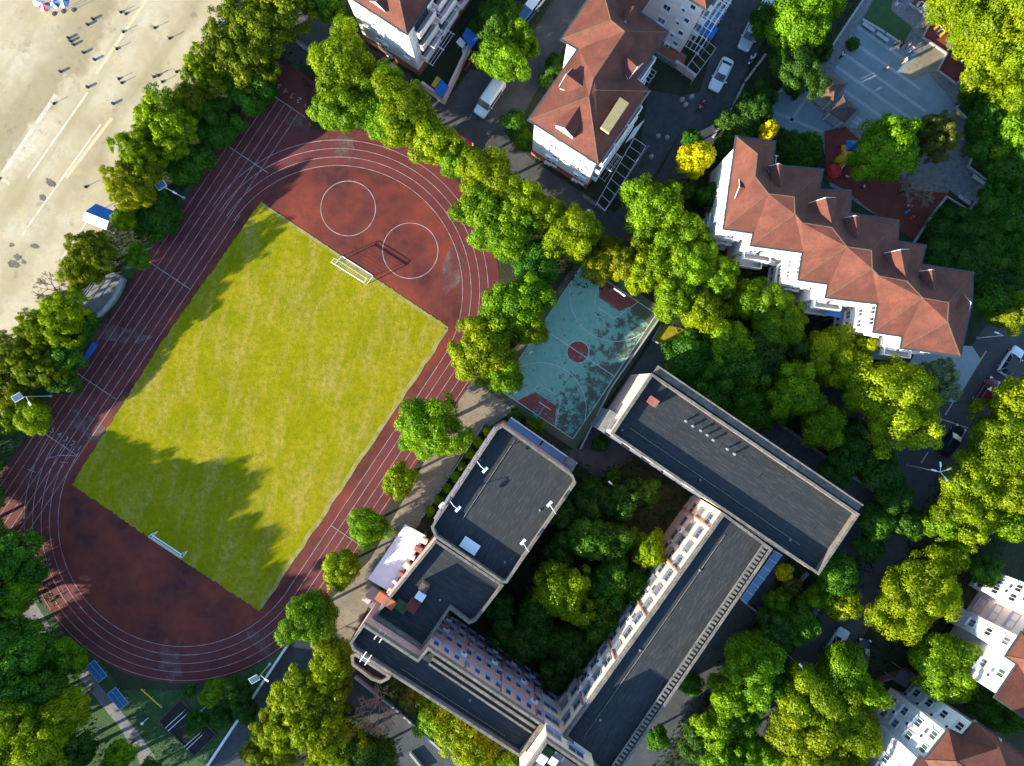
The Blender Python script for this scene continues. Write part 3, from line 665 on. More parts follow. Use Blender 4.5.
# canopy on the north side, white shed roof on the west
def px_box(name, cpx, z, size, m, parent, rz=GRID):
    p = P(cpx[0], cpx[1], z); return MB().box((p.x, p.y, z), size, rz).build(name, M[m], parent)
can = thing('glass_canopy', 'blue glazed canopy along the north end of the west school block', 'canopy', P(540,450,0))
for pp in ([(510.8,417.6),(543,439.5),(536,448.5),(504,426)], [(544.5,440.5),(577,463.5),(571,474),(537.5,449.5)]):
    MB().prism(poly(pp, 4.4), 4.30, 4.40, bottom=True).build('glazed_panel', M['blue_glass'], can)
w = [P(510.8,417.6,4.45), P(577,463.5,4.45)]; mb = MB(); mb.tube(w[0], w[1], .09); mb.build('edge_beam', M['white_metal'], can)
for t in (.02,.34,.66,.98):
    q = w[0].lerp(w[1], t); MB().tube((q.x,q.y,0), (q.x,q.y,4.35), .07).build('post', M['steel'], can)
px_box('end_unit', (570.5,462), 4.75, (1.3,.9,.6), 'conc_grey', can)
shed = thing('bicycle_shed', 'shed with plain white sheet roof between track and west school block', 'shed', P(397,558,0))
zs_ = 3.4; sp = poly([(405,524.4),(426.4,536),(390,592),(368,579)], zs_)
MB().prism(sp, zs_-.08, zs_, bottom=True).build('roof', M['white_sheet'], shed)
for q in offset(sp, .3): MB().tube((q[0],q[1],0), (q[0],q[1],zs_-.09), .06).build('post', M['steel'], shed)
rc = random.Random(5)
for k in range(7):                                        # clutter on the wall side of the shed roof
    t = k/6; q = P(424-t*34, 541+t*50, 4.2); MB().box((q.x, q.y, 3.95), (.5+rc.random()*.6, .35+rc.random()*.4, .9), GRID+rc.uniform(-.2,.2)).build('duct_box', M[('cream_wall','brick_red','white_metal')[k%3]], shed)
# yard clutter at the shed's lower end
for i, (x, y, sx, sy, z, m) in enumerate(((376,596,2.2,1.5,.9,'cream_wall'),(372,603,1.6,1.2,.6,'conc_grey'),(367,599,1.0,.8,.7,'pink_stone'))):
    q = P(x, y, z); o = MB().box((q.x,q.y,z/2), (sx,sy,z), GRID); o.box((q.x,q.y,z+.05), (sx+.15,sy+.15,.1), GRID); o = o.build('storage_crate', M[m]); tag(o, ['cream storage box below the white shed roof','grey storage box next to the cream box below the shed','small pink storage box at the tree below the shed'][i], 'box', 'boxes below the bicycle shed')
# roof things
def roofthing(name, label, cat, px, zr, size, m, rz=GRID, group=None, extra=None):
    q = P(px[0], px[1], zr+size[2]/2); t = thing(name, label, cat, (q.x, q.y, zr), 0, group)
    MB().box((q.x, q.y, zr+size[2]/2), size, rz).build('body', M[m], t)
    MB().box((q.x, q.y, zr+size[2]+.03), (size[0]+.1, size[1]+.1, .06), rz).build('cap', M[extra or m], t); return t
roofthing('roof_hatch', 'small orange brown box on the north-east school roof', 'roof hatch', (652.5,401.5), nez, (1.1,.8,.9), 'brick_red')
for i, (x, y) in enumerate(((686,421),(693,426),(701,430.5),(707.5,435),(713.5,440),(727.5,449),(734.5,454))):
    q = P(x, y, nez+.3); t = thing('roof_vent', f'{ORD[i]} of the seven tiny roof vents counted from the orange brown box', 'roof vent', (q.x,q.y,nez), 0, 'roof vents on the north-east school block')
    MB().lathe((q.x,q.y,nez), [(.12,0),(.12,.45)], 8).build('pipe', M['steel'], t); MB().lathe((q.x,q.y,nez+.45), [(.19,0),(.15,.1),(.02,.15)], 8).build('cowl', M['conc_grey'], t)
roofthing('skylight', 'pale grey skylight box on the dark west school roof', 'skylight', (470,545.5), nbz, (2.1,1.3,.35), 'conc_grey', extra='white_sheet')
def floodlight(px0, px1, z, label):
    a, b = P(*px0, z+.1), P(*px1, z+.7); t = thing('floodlight', label, 'floodlight', (a.x,a.y,z), 0, 'floodlights on the west school parapet')
    mid = (a+b)/2+Vector((0,0,.55)); mb = MB(); mb.tube(a+Vector((0,0,-.1)), mid, .04); mb.tube(mid, b+Vector((0,0,.1)), .04); mb.build('bracket', M['white_metal'], t)
    MB().box(b, (.34,.8,.16), GRID-.15).build('lamp_head', M['white_metal'], t); MB().box(b-Vector((0,0,.14)), (.26,.66,.05), GRID-.15).build('lens', M['glass'], t)
floodlight((477,461.5),(485,470), ZW, 'white floodlight on the track-side parapet nearest the canopy corner'); floodlight((450,501),(458,509), ZW, 'white floodlight on the track-side parapet next to the shed'); floodlight((556,514),(549.5,504), ZW, 'white floodlight on the courtyard parapet near the roof corner'); floodlight((529,552),(523,542), ZW, 'white floodlight on the courtyard parapet above the skylight')
floodlight((440,508),(441.5,505), ZW-.4, 'white floodlight outside the track-side parapet above the hedge bed')
# junk on the middle roof
t = roofthing('water_tank', 'blue and white water tank box among junk on the middle school roof', 'water tank', (421,595), mbz, (1.0,.9,1.1), 'blue', extra='white_metal')
roofthing('brick_stack', 'brown brick chimney stack on the middle school roof', 'chimney', (424.5,586), mbz, (.95,.8,1.3), 'brick_red', extra='dark_slate')
roofthing('roof_shack', 'low rusty red shack beside the blue tank on the roof', 'shack', (413,605), mbz, (1.3,1.4,.8), 'brick_red', extra='play_red')
roofthing('roof_planter', 'dark green planter box on the middle school roof', 'planter', (401.5,605.5), mbz, (1.5,1.2,.6), 'dark_metal', extra='lawn')
roofthing('tile_ledge', 'orange tiled ledge at the west edge of the middle roof', 'ledge', (386,600), mbz+.3, (2.4,1.0,.6), 'orange')
for i, (x, y) in enumerate(((380,636),(367.5,655))):
    q = P(x, y, ZS-.6); t = thing('antenna_rack', ('white pipe rack on the south wing roof by the pink wall','white pipe rack over the outer parapet of the south wing')[i], 'rack', (q.x,q.y,swz if i==0 else ZS), 0, 'white racks on the south wing')
    b0 = swz if i == 0 else ZS
    for s in (-.35,.35):
        mb = MB(); c, s_ = math.cos(GRID+1.57), math.sin(GRID+1.57); ox, oy = math.cos(GRID)*s, math.sin(GRID)*s
        mb.tube((q.x+ox-c*.7,q.y+oy-s_*.7,b0+.4), (q.x+ox+c*.7,q.y+oy+s_*.7,b0+.4), .06); mb.tube((q.x+ox-c*.5,q.y+oy-s_*.5,b0), (q.x+ox-c*.5,q.y+oy-s_*.5,b0+.4), .05); mb.tube((q.x+ox+c*.5,q.y+oy+s_*.5,b0), (q.x+ox+c*.5,q.y+oy+s_*.5,b0+.4), .05); mb.build('rail', M['white_metal'], t)
    mb = MB(); mb.tube((q.x-.6*math.cos(GRID),q.y-.6*math.sin(GRID),b0+.42), (q.x+.6*math.cos(GRID),q.y+.6*math.sin(GRID),b0+.42), .05); mb.build('crossbar', M['white_metal'], t)
for i, (x, y, sx, sy, h, m) in enumerate(((541,757,1.2,.9,.8,'white_sheet'),(548,752,1.3,1.0,.35,'lawn'),(553,760,.8,.8,.7,'white_metal'),(561,757,1.8,.5,.5,'conc_grey'),(568,763,1.4,.8,.6,'dark_metal'),(536,763,.9,.7,.6,'concrete'))):
    roofthing('roof_box', ['white box at the left of the stair tower roof junk','mossy planter on the stair tower roof','small white box amid the stair tower roof junk','long grey box on the stair tower roof','dark box at the right of the stair tower roof junk','tan box at the lower left of the stair tower roof'][i], 'box', (x,y), stz, (sx,sy,h), m, group='junk on the stair tower roof')
# glazed lean-to beside the east wing
lean = thing('greenhouse', 'narrow blue glass lean-to along the outer side of the east school wing', 'greenhouse', P(755,575,0))
lpz = poly([(775,551),(783,556),(747.5,604),(741,599)], 3.2); MB().prism(lpz, 2.9, 3.0, bottom=True).build('glass_roof', M['blue_glass'], lean)
mb = MB(); 
for q in offset(lpz,.1): mb.tube((q[0],q[1],0),(q[0],q[1],2.9), .06)
mb.build('frame', M['white_metal'], lean)
mb = MB(); pp_ = lpz
for k in range(7):
    t = k/6; a = Vector(pp_[0]).lerp(Vector(pp_[3]), t); b = Vector(pp_[1]).lerp(Vector(pp_[2]), t); mb.tube((a.x,a.y,3.03),(b.x,b.y,3.03), .03, n=4)
mb.build('glazing_bar', M['white_metal'], lean)

# ------------------------------------------------------------------ apartment houses with red roofs
def apartment(label, eave, ez, faces, ridges, wallm='white_wall', plinth=None, inset=.45, rz=3.0, base=None):
    c = poly(eave, ez); cx = sum(p[0] for p in c)/len(c); cy = sum(p[1] for p in c)/len(c)
    t = thing('apartment_building', label, 'building', (cx, cy, 0), 0, 'red roofed apartment buildings')
    pts = ccw(c); wp = offset(pts, inset)
    MB().prism(wp, 0, ez-.3, top=False).build('wall', M[wallm], t)
    if plinth: MB().ring(offset(wp,-.07), offset(wp,.05), 0, plinth).build('plinth', M['brick_red'], t)
    MB().ring(pts, offset(pts, .30), ez-.30, ez-.02).build('eave_trim', M['eave'], t)
    MB().sheet(offset(pts,.02), ez-.26).build('soffit', M['eave'], t)
    MB().ring(offset(pts,-.20), offset(pts,-.003), ez-.14, ez-.01).build('gutter', M['eave'], t)
    rf = MB()
    for f in faces:
        vs = []
        for v in f:
            z = ez if len(v) == 2 else (ez+rz if v[2] == 'r' else v[2]); vs.append(P(v[0], v[1], z))
        n = Vector((0,0,0))
        for i in range(len(vs)): a, b = vs[i], vs[(i+1) % len(vs)]; n += a.cross(b)
        if n.z < 0: vs = vs[::-1]
        rf.add(vs, [tuple(range(len(vs)))])
    roof = rf.build('roof', M['roof_red'], t)
    for r in ridges:
        w = [P(v[0], v[1], ez if len(v) == 2 else (ez+rz if v[2] == 'r' else v[2])) for v in r]
        mb = MB()
        for a, b in zip(w[:-1], w[1:]): mb.tube(a, b, .075, n=5)
        o = mb.build('ridge_cap', M['ridge'], t)
    t['wp'] = 0; del t['wp']
    return t, wp
def dormer(t, f, b, zd, hw, drop=.9, wall=True):
    F = P(f[0], f[1], zd); B = P(b[0], b[1], zd); d = (B-F); n = Vector((-d.y, d.x, 0)).normalized()
    FL = F+n*hw-Vector((0,0,drop)); FR = F-n*hw-Vector((0,0,drop)); fw = -d.normalized()*.18
    g = MB(); g.add([F+fw*.2, FL+fw*.2, FR+fw*.2, FL+fw*.2-Vector((0,0,1.2)), FR+fw*.2-Vector((0,0,1.2))], [(0,1,2),(1,3,4,2)])
    BL, BR = B+n*hw*.6-Vector((0,0,drop*.6)), B-n*hw*.6-Vector((0,0,drop*.6))
    g.add([FL, BL, BL-Vector((0,0,.6)), FL-Vector((0,0,1.3)), FR, BR, BR-Vector((0,0,.6)), FR-Vector((0,0,1.3))], [(0,1,2,3),(4,7,6,5)])
    o = g.build('dormer', M['white_wall'], t)
    q = [F+fw, B, BL+n*.08, FL+fw+n*.08, BR-n*.08, FR+fw-n*.08]; r = MB(); r.add(q, [(0,1,2,3),(0,5,4,1)]); r.add([v-Vector((0,0,.09)) for v in q], [(0,3,2,1),(0,1,4,5)])
    k = MB(); k.tube(F+fw, FL+fw, .045, n=4); k.tube(F+fw, FR+fw, .045, n=4)
    r2 = r.build('dormer_roof', M['roof_red'], t); k.build('barge_board', M['white_metal'], t)
def column(t, wp, i, tpos, zs, kind='flat', ac=None):
    """windows above one another on wall segment i of the footprint"""
    a, b = Vector(wp[i]), Vector(wp[(i+1) % len(wp)]); c = Vector((sum(p[0] for p in wp)/len(wp), sum(p[1] for p in wp)/len(wp)))
    d = b-a; n = Vector((d.y, -d.x)).normalized(); ang = math.atan2(n.y, n.x)
    for z in zs:
        p = a+d*tpos; put_window(kind, t, (p.x, p.y, z), ang)
        if ac:
            q = a+d*(tpos+ac/d.length); put_ac(t, (q.x, q.y, z-1.0), ang)
def seg(wp, px, ez):
    """wall segment whose middle lies nearest a picture point at eave height"""
    q = P(px[0], px[1], ez).to_2d(); return min(range(len(wp)), key=lambda i: ((Vector(wp[i])+Vector(wp[(i+1)%len(wp)]))/2-q).length)
def rack(t, wp, i, tpos, z, reach=1.5, width=2.6, rods=5, m='white_metal'):
    a, b = Vector(wp[i]), Vector(wp[(i+1) % len(wp)]); d = b-a; u = d.normalized(); n = Vector((d.y,-d.x)).normalized(); p = a+d*tpos
    mb = MB()
    for s in (-.5,.5):
        q = p+u*width*s; mb.tube((q.x,q.y,z), (q.x+n.x*reach,q.y+n.y*reach,z+.05), .035, n=4)
    for k in range(rods):
        w = n*reach*(k+.6)/rods; q0 = p-u*width*.55+w; q1 = p+u*width*.55+w; mb.tube((q0.x,q0.y,z+.04),(q1.x,q1.y,z+.04), .028, n=4)
    mb.build('drying_rack', M[m], t)
def balcony(t, wp, i, tpos, z, width=3.2, depth=1.1, m='white_wall'):
    a, b = Vector(wp[i]), Vector(wp[(i+1) % len(wp)]); d = b-a; u = d.normalized(); n = Vector((d.y,-d.x)).normalized(); p = a+d*tpos; ang = math.atan2(u.y,u.x)
    c = p+n*depth/2; o = MB().box((c.x,c.y,z), (width, depth, .16), ang)
    f = p+n*(depth-.05); o.box((f.x,f.y,z+.55), (width,.1,.95), ang)
    for s in (-.5,.5):
        q = p+u*(width*s*.97)+n*(depth*.5-.03); o.box((q.x,q.y,z+.55), (.1,depth-.12,.95), ang)
    o = o.build('balcony', M[m], t); g = p+n*.03; MB().box((g.x,g.y,z+1.15), (width*.8,.05,1.9), ang).build('balcony_glass', M['glass'], t)
EZ = 12.4
FL4 = [10.6, 7.6, 4.6, 1.9]
# --- house at the top, left of the side road
e1 = [(406.8,33),(337,-12),(416,-132),(486,-84)]
b1, w1 = apartment('white apartment house at the top edge with walled yard and blue covers', e1, EZ,
   [[(406.8,33),(337,-12),(394.5,-24,'r')], [(406.8,33),(394.5,-24,'r'),(428.5,-74,'r'),(486,-84)], [(337,-12),(416,-132),(428.5,-74,'r'),(394.5,-24,'r')], [(428.5,-74,'r'),(416,-132),(486,-84)]],
   [[(406.8,33),(394.5,-24,'r'),(428.5,-74,'r')]], plinth=1.6)
dormer(b1, (377,1), (386,-12), EZ+1.7, 1.1)
i = seg(w1, (372,10), EZ); column(b1, w1, i, .38, FL4, 'small', .9); column(b1, w1, i, .86, FL4[:3], 'small')
i = seg(w1, (446,-25), EZ)
for z in (3.2, 6.2, 9.2):
    for tt in (.17,.43,.70): balcony(b1, w1, i, tt, z, 3.4, .9, 'pale_pink_wall')
for z, tt in ((3.4,.14),(3.4,.30),(6.4,.20),(6.4,.44),(9.3,.38)): rack(b1, w1, i, tt, z, 2.0, 2.4, 5)
yardw = low_wall('yard_wall', 'pinkish wall enclosing the ground floor yard of the top left house', [(424,88),(444.4,103.5),(490,8),(505,-20)], 1.8, .3, M['pink_stone'], 'wall')
def cover(px, z, m, label, name='yard_canopy'):
    t = thing(name, label, 'canopy', P(sum(p[0] for p in px)/4, sum(p[1] for p in px)/4, 0), 0, 'flat covers over ground floor yards'); pp = poly(px, z)
    MB().prism(pp, z-.08, z, bottom=True).build('cover', M[m], t)
    for q in offset(pp,.15): MB().tube((q[0],q[1],0),(q[0],q[1],z-.09), .05).build('post', M['steel'], t)
cover([(434,91),(442,98.5),(449,87),(441,79)], 2.2, 'blue', 'blue yard cover in the outer corner of the walled yard')
cover([(462,36),(467,27),(479,37),(471,49)], 2.6, 'blue', 'large blue yard cover beside the bright tree crown')
cover([(431,85),(435,88),(441,79),(437,76)], 2.0, 'yellow', 'small yellow brown yard cover beside the blue one')
cover([(456,42),(460,37),(466,43),(462,48)], 2.0, 'white_sheet', 'small pale yard cover against the top left house')
tnk = thing('water_tank', 'white plastic water tank in the walled yard beside blue cover', 'water tank', P(466,53,0)); MB().lathe(P(466,53,0), [(.5,0),(.52,.9),(.3,1.1),(.1,1.12)], 12).build('tank', M['white_metal'], tnk); MB().lathe(P(466,53,0)+Vector((0,0,1.12)), [(.18,0),(.16,.1)], 8).build('lid', M['steel'], tnk)
# --- house between the two lanes
e2 = [(529.4,119.4),(598.4,163.3),(648.5,91),(635,79),(667.4,32),(639,12.5),(655,-12),(610,-42),(589,-1),(562.3,39),(578.8,48.6)]
b2, w2 = apartment('white apartment house with red roof standing between side road and parking court', e2, EZ,
   [[(529.4,119.4),(598.4,163.3),(589,97,'r')], [(529.4,119.4),(589,97,'r'),(593.7,78.4,'r'),(625,31.4,'r'),(578.8,48.6)], [(578.8,48.6),(625,31.4,'r'),(611,20,'r'),(562.3,39)],
    [(562.3,39),(611,20,'r'),(604.6,-4,'r'),(610,-42),(589,-1)], [(610,-42),(604.6,-4,'r'),(655,-12)], [(598.4,163.3),(648.5,91),(596,90,'r'),(589,97,'r')], [(648.5,91),(635,79),(593.7,78.4,'r'),(596,90,'r')],
    [(635,79),(667.4,32),(625,31.4,'r'),(593.7,78.4,'r')], [(667.4,32),(639,12.5),(611,20,'r'),(625,31.4,'r')], [(639,12.5),(655,-12),(604.6,-4,'r'),(611,20,'r')], [(589,97,'r'),(596,90,'r'),(593.7,78.4,'r')]],
   [[(529.4,119.4),(589,97,'r'),(593.7,78.4,'r'),(625,31.4,'r'),(611,20,'r'),(604.6,-4,'r')], [(598.4,163.3),(589,97,'r')], [(562.3,39),(611,20,'r')], [(648.5,91),(596,90,'r')], [(667.4,32),(625,31.4,'r')]], plinth=1.7)
dormer(b2, (567.5,75), (588,90), EZ+2.1, 1.3); dormer(b2, (565.5,127), (584.5,98.5), EZ+2.3, 1.2); dormer(b2, (636.5,66), (619,50), EZ+2.0, 1.2); dormer(b2, (626,20), (634,6), EZ+2.3, .9)
pp = [P(600.7,127,EZ+2.2), P(609,133,EZ+1.9), P(629,103,EZ+1.9), P(620,97,EZ+2.2)]
MB().add([v for v in pp]+[v-Vector((0,0,.5)) for v in pp], [(0,1,2,3),(0,4,5,1),(1,5,6,2),(2,6,7,3),(3,7,4,0)]).build('roof_light', mat('ochre_sheet', (.36,.27,.12),(.42,.33,.16),2.0), b2)
i = seg(w2, (564,141), EZ); column(b2, w2, i, .40, FL4, 'small', -.9); column(b2, w2, i, .90, FL4, 'small', -.95); column(b2, w2, i, .34, [7.6], 'flat')
i = seg(w2, (623,127), EZ)
for z in (3.2,6.2,9.2):
    for tt in (.2,.5,.8): balcony(b2, w2, i, tt, z, 2.8, .8)
for z, tt in ((3.1,.25),(3.1,.42),(6.1,.3)): rack(b2, w2, i, tt, z, 1.9, 2.2, 4, 'steel')
i = seg(w2, (651,55), EZ)
for z in (3.2,6.2,9.2): balcony(b2, w2, i, .5, z, 3.4, .9)
def frame_yard(label, pts, h, nb):
    """steel frame over a ground floor yard; pts: inner a,b outer c,d picture points"""
    t = thing('pergola', label, 'pergola', P(*pts[0]), 0, 'steel frames over ground floor yards'); a,b,c,d = [P(*p, h) for p in pts]
    mb = MB()
    for p, q in ((a,b),(b,c),(c,d),(d,a)): mb.tube(p, q, .06, n=5)
    mb.build('edge_beam', M['steel'], t)
    for k in range(nb):
        s = (k+1)/(nb+1); MB().tube(a.lerp(b,s), d.lerp(c,s), .045, n=5).build('bar', M['steel'], t)
    for q in (a,b,c,d): MB().tube((q.x,q.y,0), q, .06, n=5).build('post', M['steel'], t)
    return t
frame_yard('long steel frame over the yard along the house next to the parking court', [(597,203),(634,138),(646,146),(605,211)], 2.6, 7)
low_wall('yard_wall', 'low grey wall round the yard of the house next to the parking court', [(583,198),(604,212),(647,148)], 1.0, .2, M['conc_grey'], 'wall')
cover([(625,143),(634,129),(645,119),(634,137)], 2.5, 'white_sheet', 'pale yard cover along the house next to the parking court')
# --- pale pink house behind
e3 = [(706,8.5),(625,-44),(690,-145),(771,-92)]
b3, w3 = apartment('pale pink apartment house at the top edge with many drying rods', e3, EZ,
   [[(706,8.5),(625,-44),(668,-60,'r'),(700,-35,'r')], [(706,8.5),(700,-35,'r'),(733,-85,'r'),(771,-92)], [(625,-44),(690,-145),(668,-60,'r')], [(690,-145),(771,-92),(733,-85,'r'),(700,-35,'r'),(668,-60,'r')]], [[(706,8.5),(700,-35,'r')]], 'pale_pink_wall', plinth=.5)
i = seg(w3, (665,-18), EZ); column(b3, w3, i, .30, FL4, 'small'); column(b3, w3, i, .62, FL4, 'flat'); column(b3, w3, i, .90, FL4, 'small', -.95)
i = seg(w3, (738,-42), EZ)
for z in (2.4,4.2,6.2,8.2,10.0):
    for tt in (.12,.32,.5): rack(b3, w3, i, tt, z, 2.4, 2.9, 4)
for z in (3.2,6.2,9.2): balcony(b3, w3, i, .25, z, 3.6, 1.0); balcony(b3, w3, i, .6, z, 3.6, 1.0)
cover([(697,31),(708,38),(727,10),(717,3)], 4.5, 'blue_glass', 'long pale blue yard cover below the drying rods'); cover([(703,33),(711,40),(719,28),(711,22)], 4.9, 'blue', 'bright blue yard cover below the drying rods')
struct('red_tile_patio', poly([(655,54),(664,40),(686,57),(683,66),(675,67)]), .35, mat('red_patio_tile', (.33,.10,.06),(.40,.15,.10),1.0))
low_wall('patio_wall', 'cream wall at the foot of the pale pink house patio', [(674,66),(693,80)], 1.5, .3, M['pink_stone'], 'wall'); low_wall('patio_wall', 'thin wall round the patio between two top houses', [(655,56),(675,68)], 1.1, .2, M['conc_grey'], 'wall')
frame_yard('steel frame over the yard at the foot of the pale pink house', [(687,67),(706,40),(716,48),(695,77)], 2.4, 3)
frame_yard('small railing frame in the yard between the two top houses', [(641,77),(648,66),(656,72),(649,83)], 1.6, 2)
# --- long stepped house on the right
R = [None,(757.4,153.7),(755,176.4),(768.4,193.7),(794.2,196.8),(795,214),(802,222.7),(831.8,227.4),(846.8,246.7),(871.4,250.2),(872.3,268.8),(878.5,275.8),(906.7,281),(922.6,297.9),(948.5,302.3),(947.6,321.7)]
r = [None]+[(x,y,'r') for x,y in R[1:]]
A_, B_, C_, D_, E_, F_, G_, H_, I_, J_, K_, L_, M_ = (737,137.2),(724.5,228),(754.4,232.3),(751.7,244.7),(803.8,251.7),(799.3,279),(829.3,283.5),(826.7,296.7),(878.8,303.2),(874.4,331.4),(903.5,335.8),(901.7,347.3),(960,355.2)
a_, b_, c_, d_, e_, f_, g_, h_, i_, j_, k_, l_ = (774.6,142),(772.3,165.5),(822.4,170),(818.5,190.5),(850.3,191),(849.4,214),(898,221),(897,242),(925,246),(920.5,265),(972.3,273),(971.4,303)
e4 = [A_,B_,C_,D_,E_,F_,G_,H_,I_,J_,K_,L_,M_,l_,k_,j_,i_,h_,g_,f_,e_,d_,c_,b_,a_]
b4, w4 = apartment('long white apartment building with stepped red roof facing the plaza', e4, EZ,
  [[A_,B_,r[3],r[2],r[1]],[B_,C_,D_,r[5],r[4],r[3]],[D_,E_,F_,r[8],r[7],r[6],r[5]],[F_,G_,H_,r[10],r[9],r[8]],[H_,I_,J_,r[13],r[12],r[11],r[10]],[J_,K_,L_,r[15],r[14],r[13]],[L_,M_,r[15]],
   [M_,l_,r[14],r[15]],[l_,k_,r[14]],[A_,r[1],a_],[a_,r[1],r[2],b_],[r[2],r[3],b_],[b_,r[3],r[4],c_],[c_,r[4],r[5],d_],[d_,r[5],r[6]],[d_,r[6],r[7],e_],[e_,r[7],f_],[r[7],r[8],f_],[f_,r[8],r[9],g_],[g_,r[9],r[10],h_],[h_,r[10],r[11]],[h_,r[11],r[12],i_],[i_,r[12],j_],[r[12],r[13],j_],[j_,r[13],r[14],k_]],
  [[A_]+r[1:16]+[M_],[B_,r[3]],[D_,r[5]],[F_,r[8]],[H_,r[10]],[J_,r[13]],[L_,r[15]],[k_,r[14]],[c_,r[4]],[g_,r[9]]], plinth=.9, rz=2.8)
for f, b, zz, hw in (((741,187),(764,192.5),1.9,1.15),((779,165),(780.5,186),2.1,.85),((856,217),(857.5,239),2.1,.85),((932,271),(934,292),2.1,.85),((969.5,303),(952,308),1.9,1.1)): dormer(b4, f, b, EZ+zz, hw)
dormer(b4, (826,199), (832,224), EZ+2.6, 2.2, 2.0); dormer(b4, (901,251), (906,278), EZ+2.6, 2.2, 2.0)
i = seg(w4, (730,182), EZ); column(b4, w4, i, .36, FL4, 'green', .9); column(b4, w4, i, .70, FL4, 'small', .9)
for px in ((739,230),(777,248),(814,281),(852,300),(889,333),(930,351)):
    i = seg(w4, px, EZ); L_n = (Vector(w4[(i+1)%len(w4)])-Vector(w4[i])).length
    if L_n > 4.6:
        column(b4, w4, i, .22, FL4, 'flat'); column(b4, w4, i, .5, FL4, 'flat', 1.0); column(b4, w4, i, .8, FL4, 'flat')
        balcony(b4, w4, i, .35, 3.1, 3.4, 1.3); balcony(b4, w4, i, .35, 6.1, 3.4, 1.0)
    else:
        column(b4, w4, i, .5, FL4, 'flat', .9)
for px in ((801,265),(876,317)):
    i = seg(w4, px, EZ); column(b4, w4, i, .3, FL4, 'flat'); column(b4, w4, i, .7, FL4, 'flat')
for px, z in (((972,288),10.2),((772,154),10.0),((850,203),9.0)): rack(b4, w4, seg(w4, px, EZ), .5, z, 1.9, 2.2, 3)
cover([(826,308),(842,311),(841,318),(825,315)], 5.0, 'blue', 'blue awning at the foot of the long stepped building'); cover([(732,232),(752,235),(751,241),(731,238)], 7.0, 'white_sheet', 'white awning at the left end of the long stepped building'); cover([(766,258),(800,264),(799,270),(765,264)], 3.4, 'white_sheet', 'pale awning in the middle of the long stepped building')
cover([(886,345),(905,349),(904,356),(885,352)], 3.0, 'conc_grey', 'grey awning at the right end of the long stepped building')
# --- houses at the lower right
def vx(p, k): return (p[0]+.56*k, p[1]-.83*k)
def ux(p, k): return (p[0]+.83*k, p[1]+.56*k)
q0 = (1006.5,656.4); q1 = vx(q0,28); q2 = ux(q1,15); q3 = vx(q2,20); q4 = ux(q3,-14); q5 = vx(q4,34); q6 = ux(q5,90); q7 = ux(vx(q0,-40),104); q8 = ux(vx(q0,-40),14); q9 = ux(q0,14)
e5 = [q0,q1,q2,q3,q4,q5,q6,q7,q8,q9]
rr = [ux(vx(q0,14),30)+('r',), ux(vx(q0,14),70)+('r',)]; rb = [ux(vx(q5,-17),30)+('r',), ux(vx(q5,-17),62)+('r',)]
b5, w5 = apartment('white apartment house cut by the right edge with recessed pink bay', e5, EZ,
   [[q0,q1,rr[0]],[q1,q2,rr[1],rr[0]],[q2,q3,rb[1],rr[1]],[q3,q4,rb[0],rb[1]],[q4,q5,rb[0]],[q5,q6,rb[1],rb[0]],[q6,q7,rr[1],rb[1]],[q0,rr[0],rr[1],q7,q8,q9]], [[q0,rr[0],rr[1]]])
i = seg(w5, ((q0[0]+q1[0])/2,(q0[1]+q1[1])/2), EZ); column(b5, w5, i, .5, FL4, 'flat')
i = seg(w5, ((q2[0]+q3[0])/2,(q2[1]+q3[1])/2), EZ); column(b5, w5, i, .5, FL4, 'high')
a, b = Vector(w5[i]), Vector(w5[(i+1)%len(w5)]); d = b-a; n = Vector((d.y,-d.x)).normalized(); p = (a+b)/2+n*.02; MB().box((p.x,p.y,6), (d.length-.1,.03,11.9), math.atan2(d.y,d.x)).build('bay_facing', M['pale_pink_wall'], b5)
i = seg(w5, ((q4[0]+q5[0])/2,(q4[1]+q5[1])/2), EZ); column(b5, w5, i, .3, FL4, 'flat', .9); column(b5, w5, i, .75, FL4, 'flat')
i = seg(w5, ((q8[0]+q9[0])/2,(q8[1]+q9[1])/2), EZ); column(b5, w5, i, .5, FL4, 'green', .9)
p0 = (925.6,760.4); p1 = (948.6,730); p2 = (963,736.7); p3 = (975.7,722.2); p4 = ux(p3,110); p5 = ux(vx(p0,-60),118); p6 = ux(vx(p0,-60),-6); p7 = ux(p0,-6)
e6 = [p0,p1,p2,p3,p4,p5,p6,p7]
s1 = ux(vx(p0,16),26)+('r',); s2 = ux(vx(p3,-8),34)+('r',); s3 = ux(s1[:2],80)+('r',)
b6, w6 = apartment('white apartment house in the lower right corner with green tinted windows', e6, EZ,
   [[p0,p1,s1],[p1,p2,s2,s1],[p2,p3,s2],[p3,p4,s3,s2],[s1,s2,s3],[p4,p5,s3],[p5,p6,p7,p0,s1,s3]], [[p0,s1,s3],[p2,s2]])
dormer(b6, (1001,752), (1012,762), EZ+1.5, 1.2)
i = seg(w6, ((p0[0]+p1[0])/2,(p0[1]+p1[1])/2), EZ); column(b6, w6, i, .28, FL4, 'green'); column(b6, w6, i, .72, FL4, 'green', -1.1)
i = seg(w6, ((p2[0]+p3[0])/2,(p2[1]+p3[1])/2), EZ); column(b6, w6, i, .5, FL4, 'flat', .95)
i = seg(w6, ((p6[0]+p7[0])/2,(p6[1]+p7[1])/2), EZ); column(b6, w6, i, .84, FL4, 'flat', .9); column(b6, w6, i, .66, FL4, 'small'); column(b6, w6, i, .45, FL4, 'flat')
low_wall('yard_wall', 'brick yard wall at the foot of the lower right house', [(868,692),(878,678),(905,668),(925,684)], 1.2, .25, M['brick_red'], 'wall')
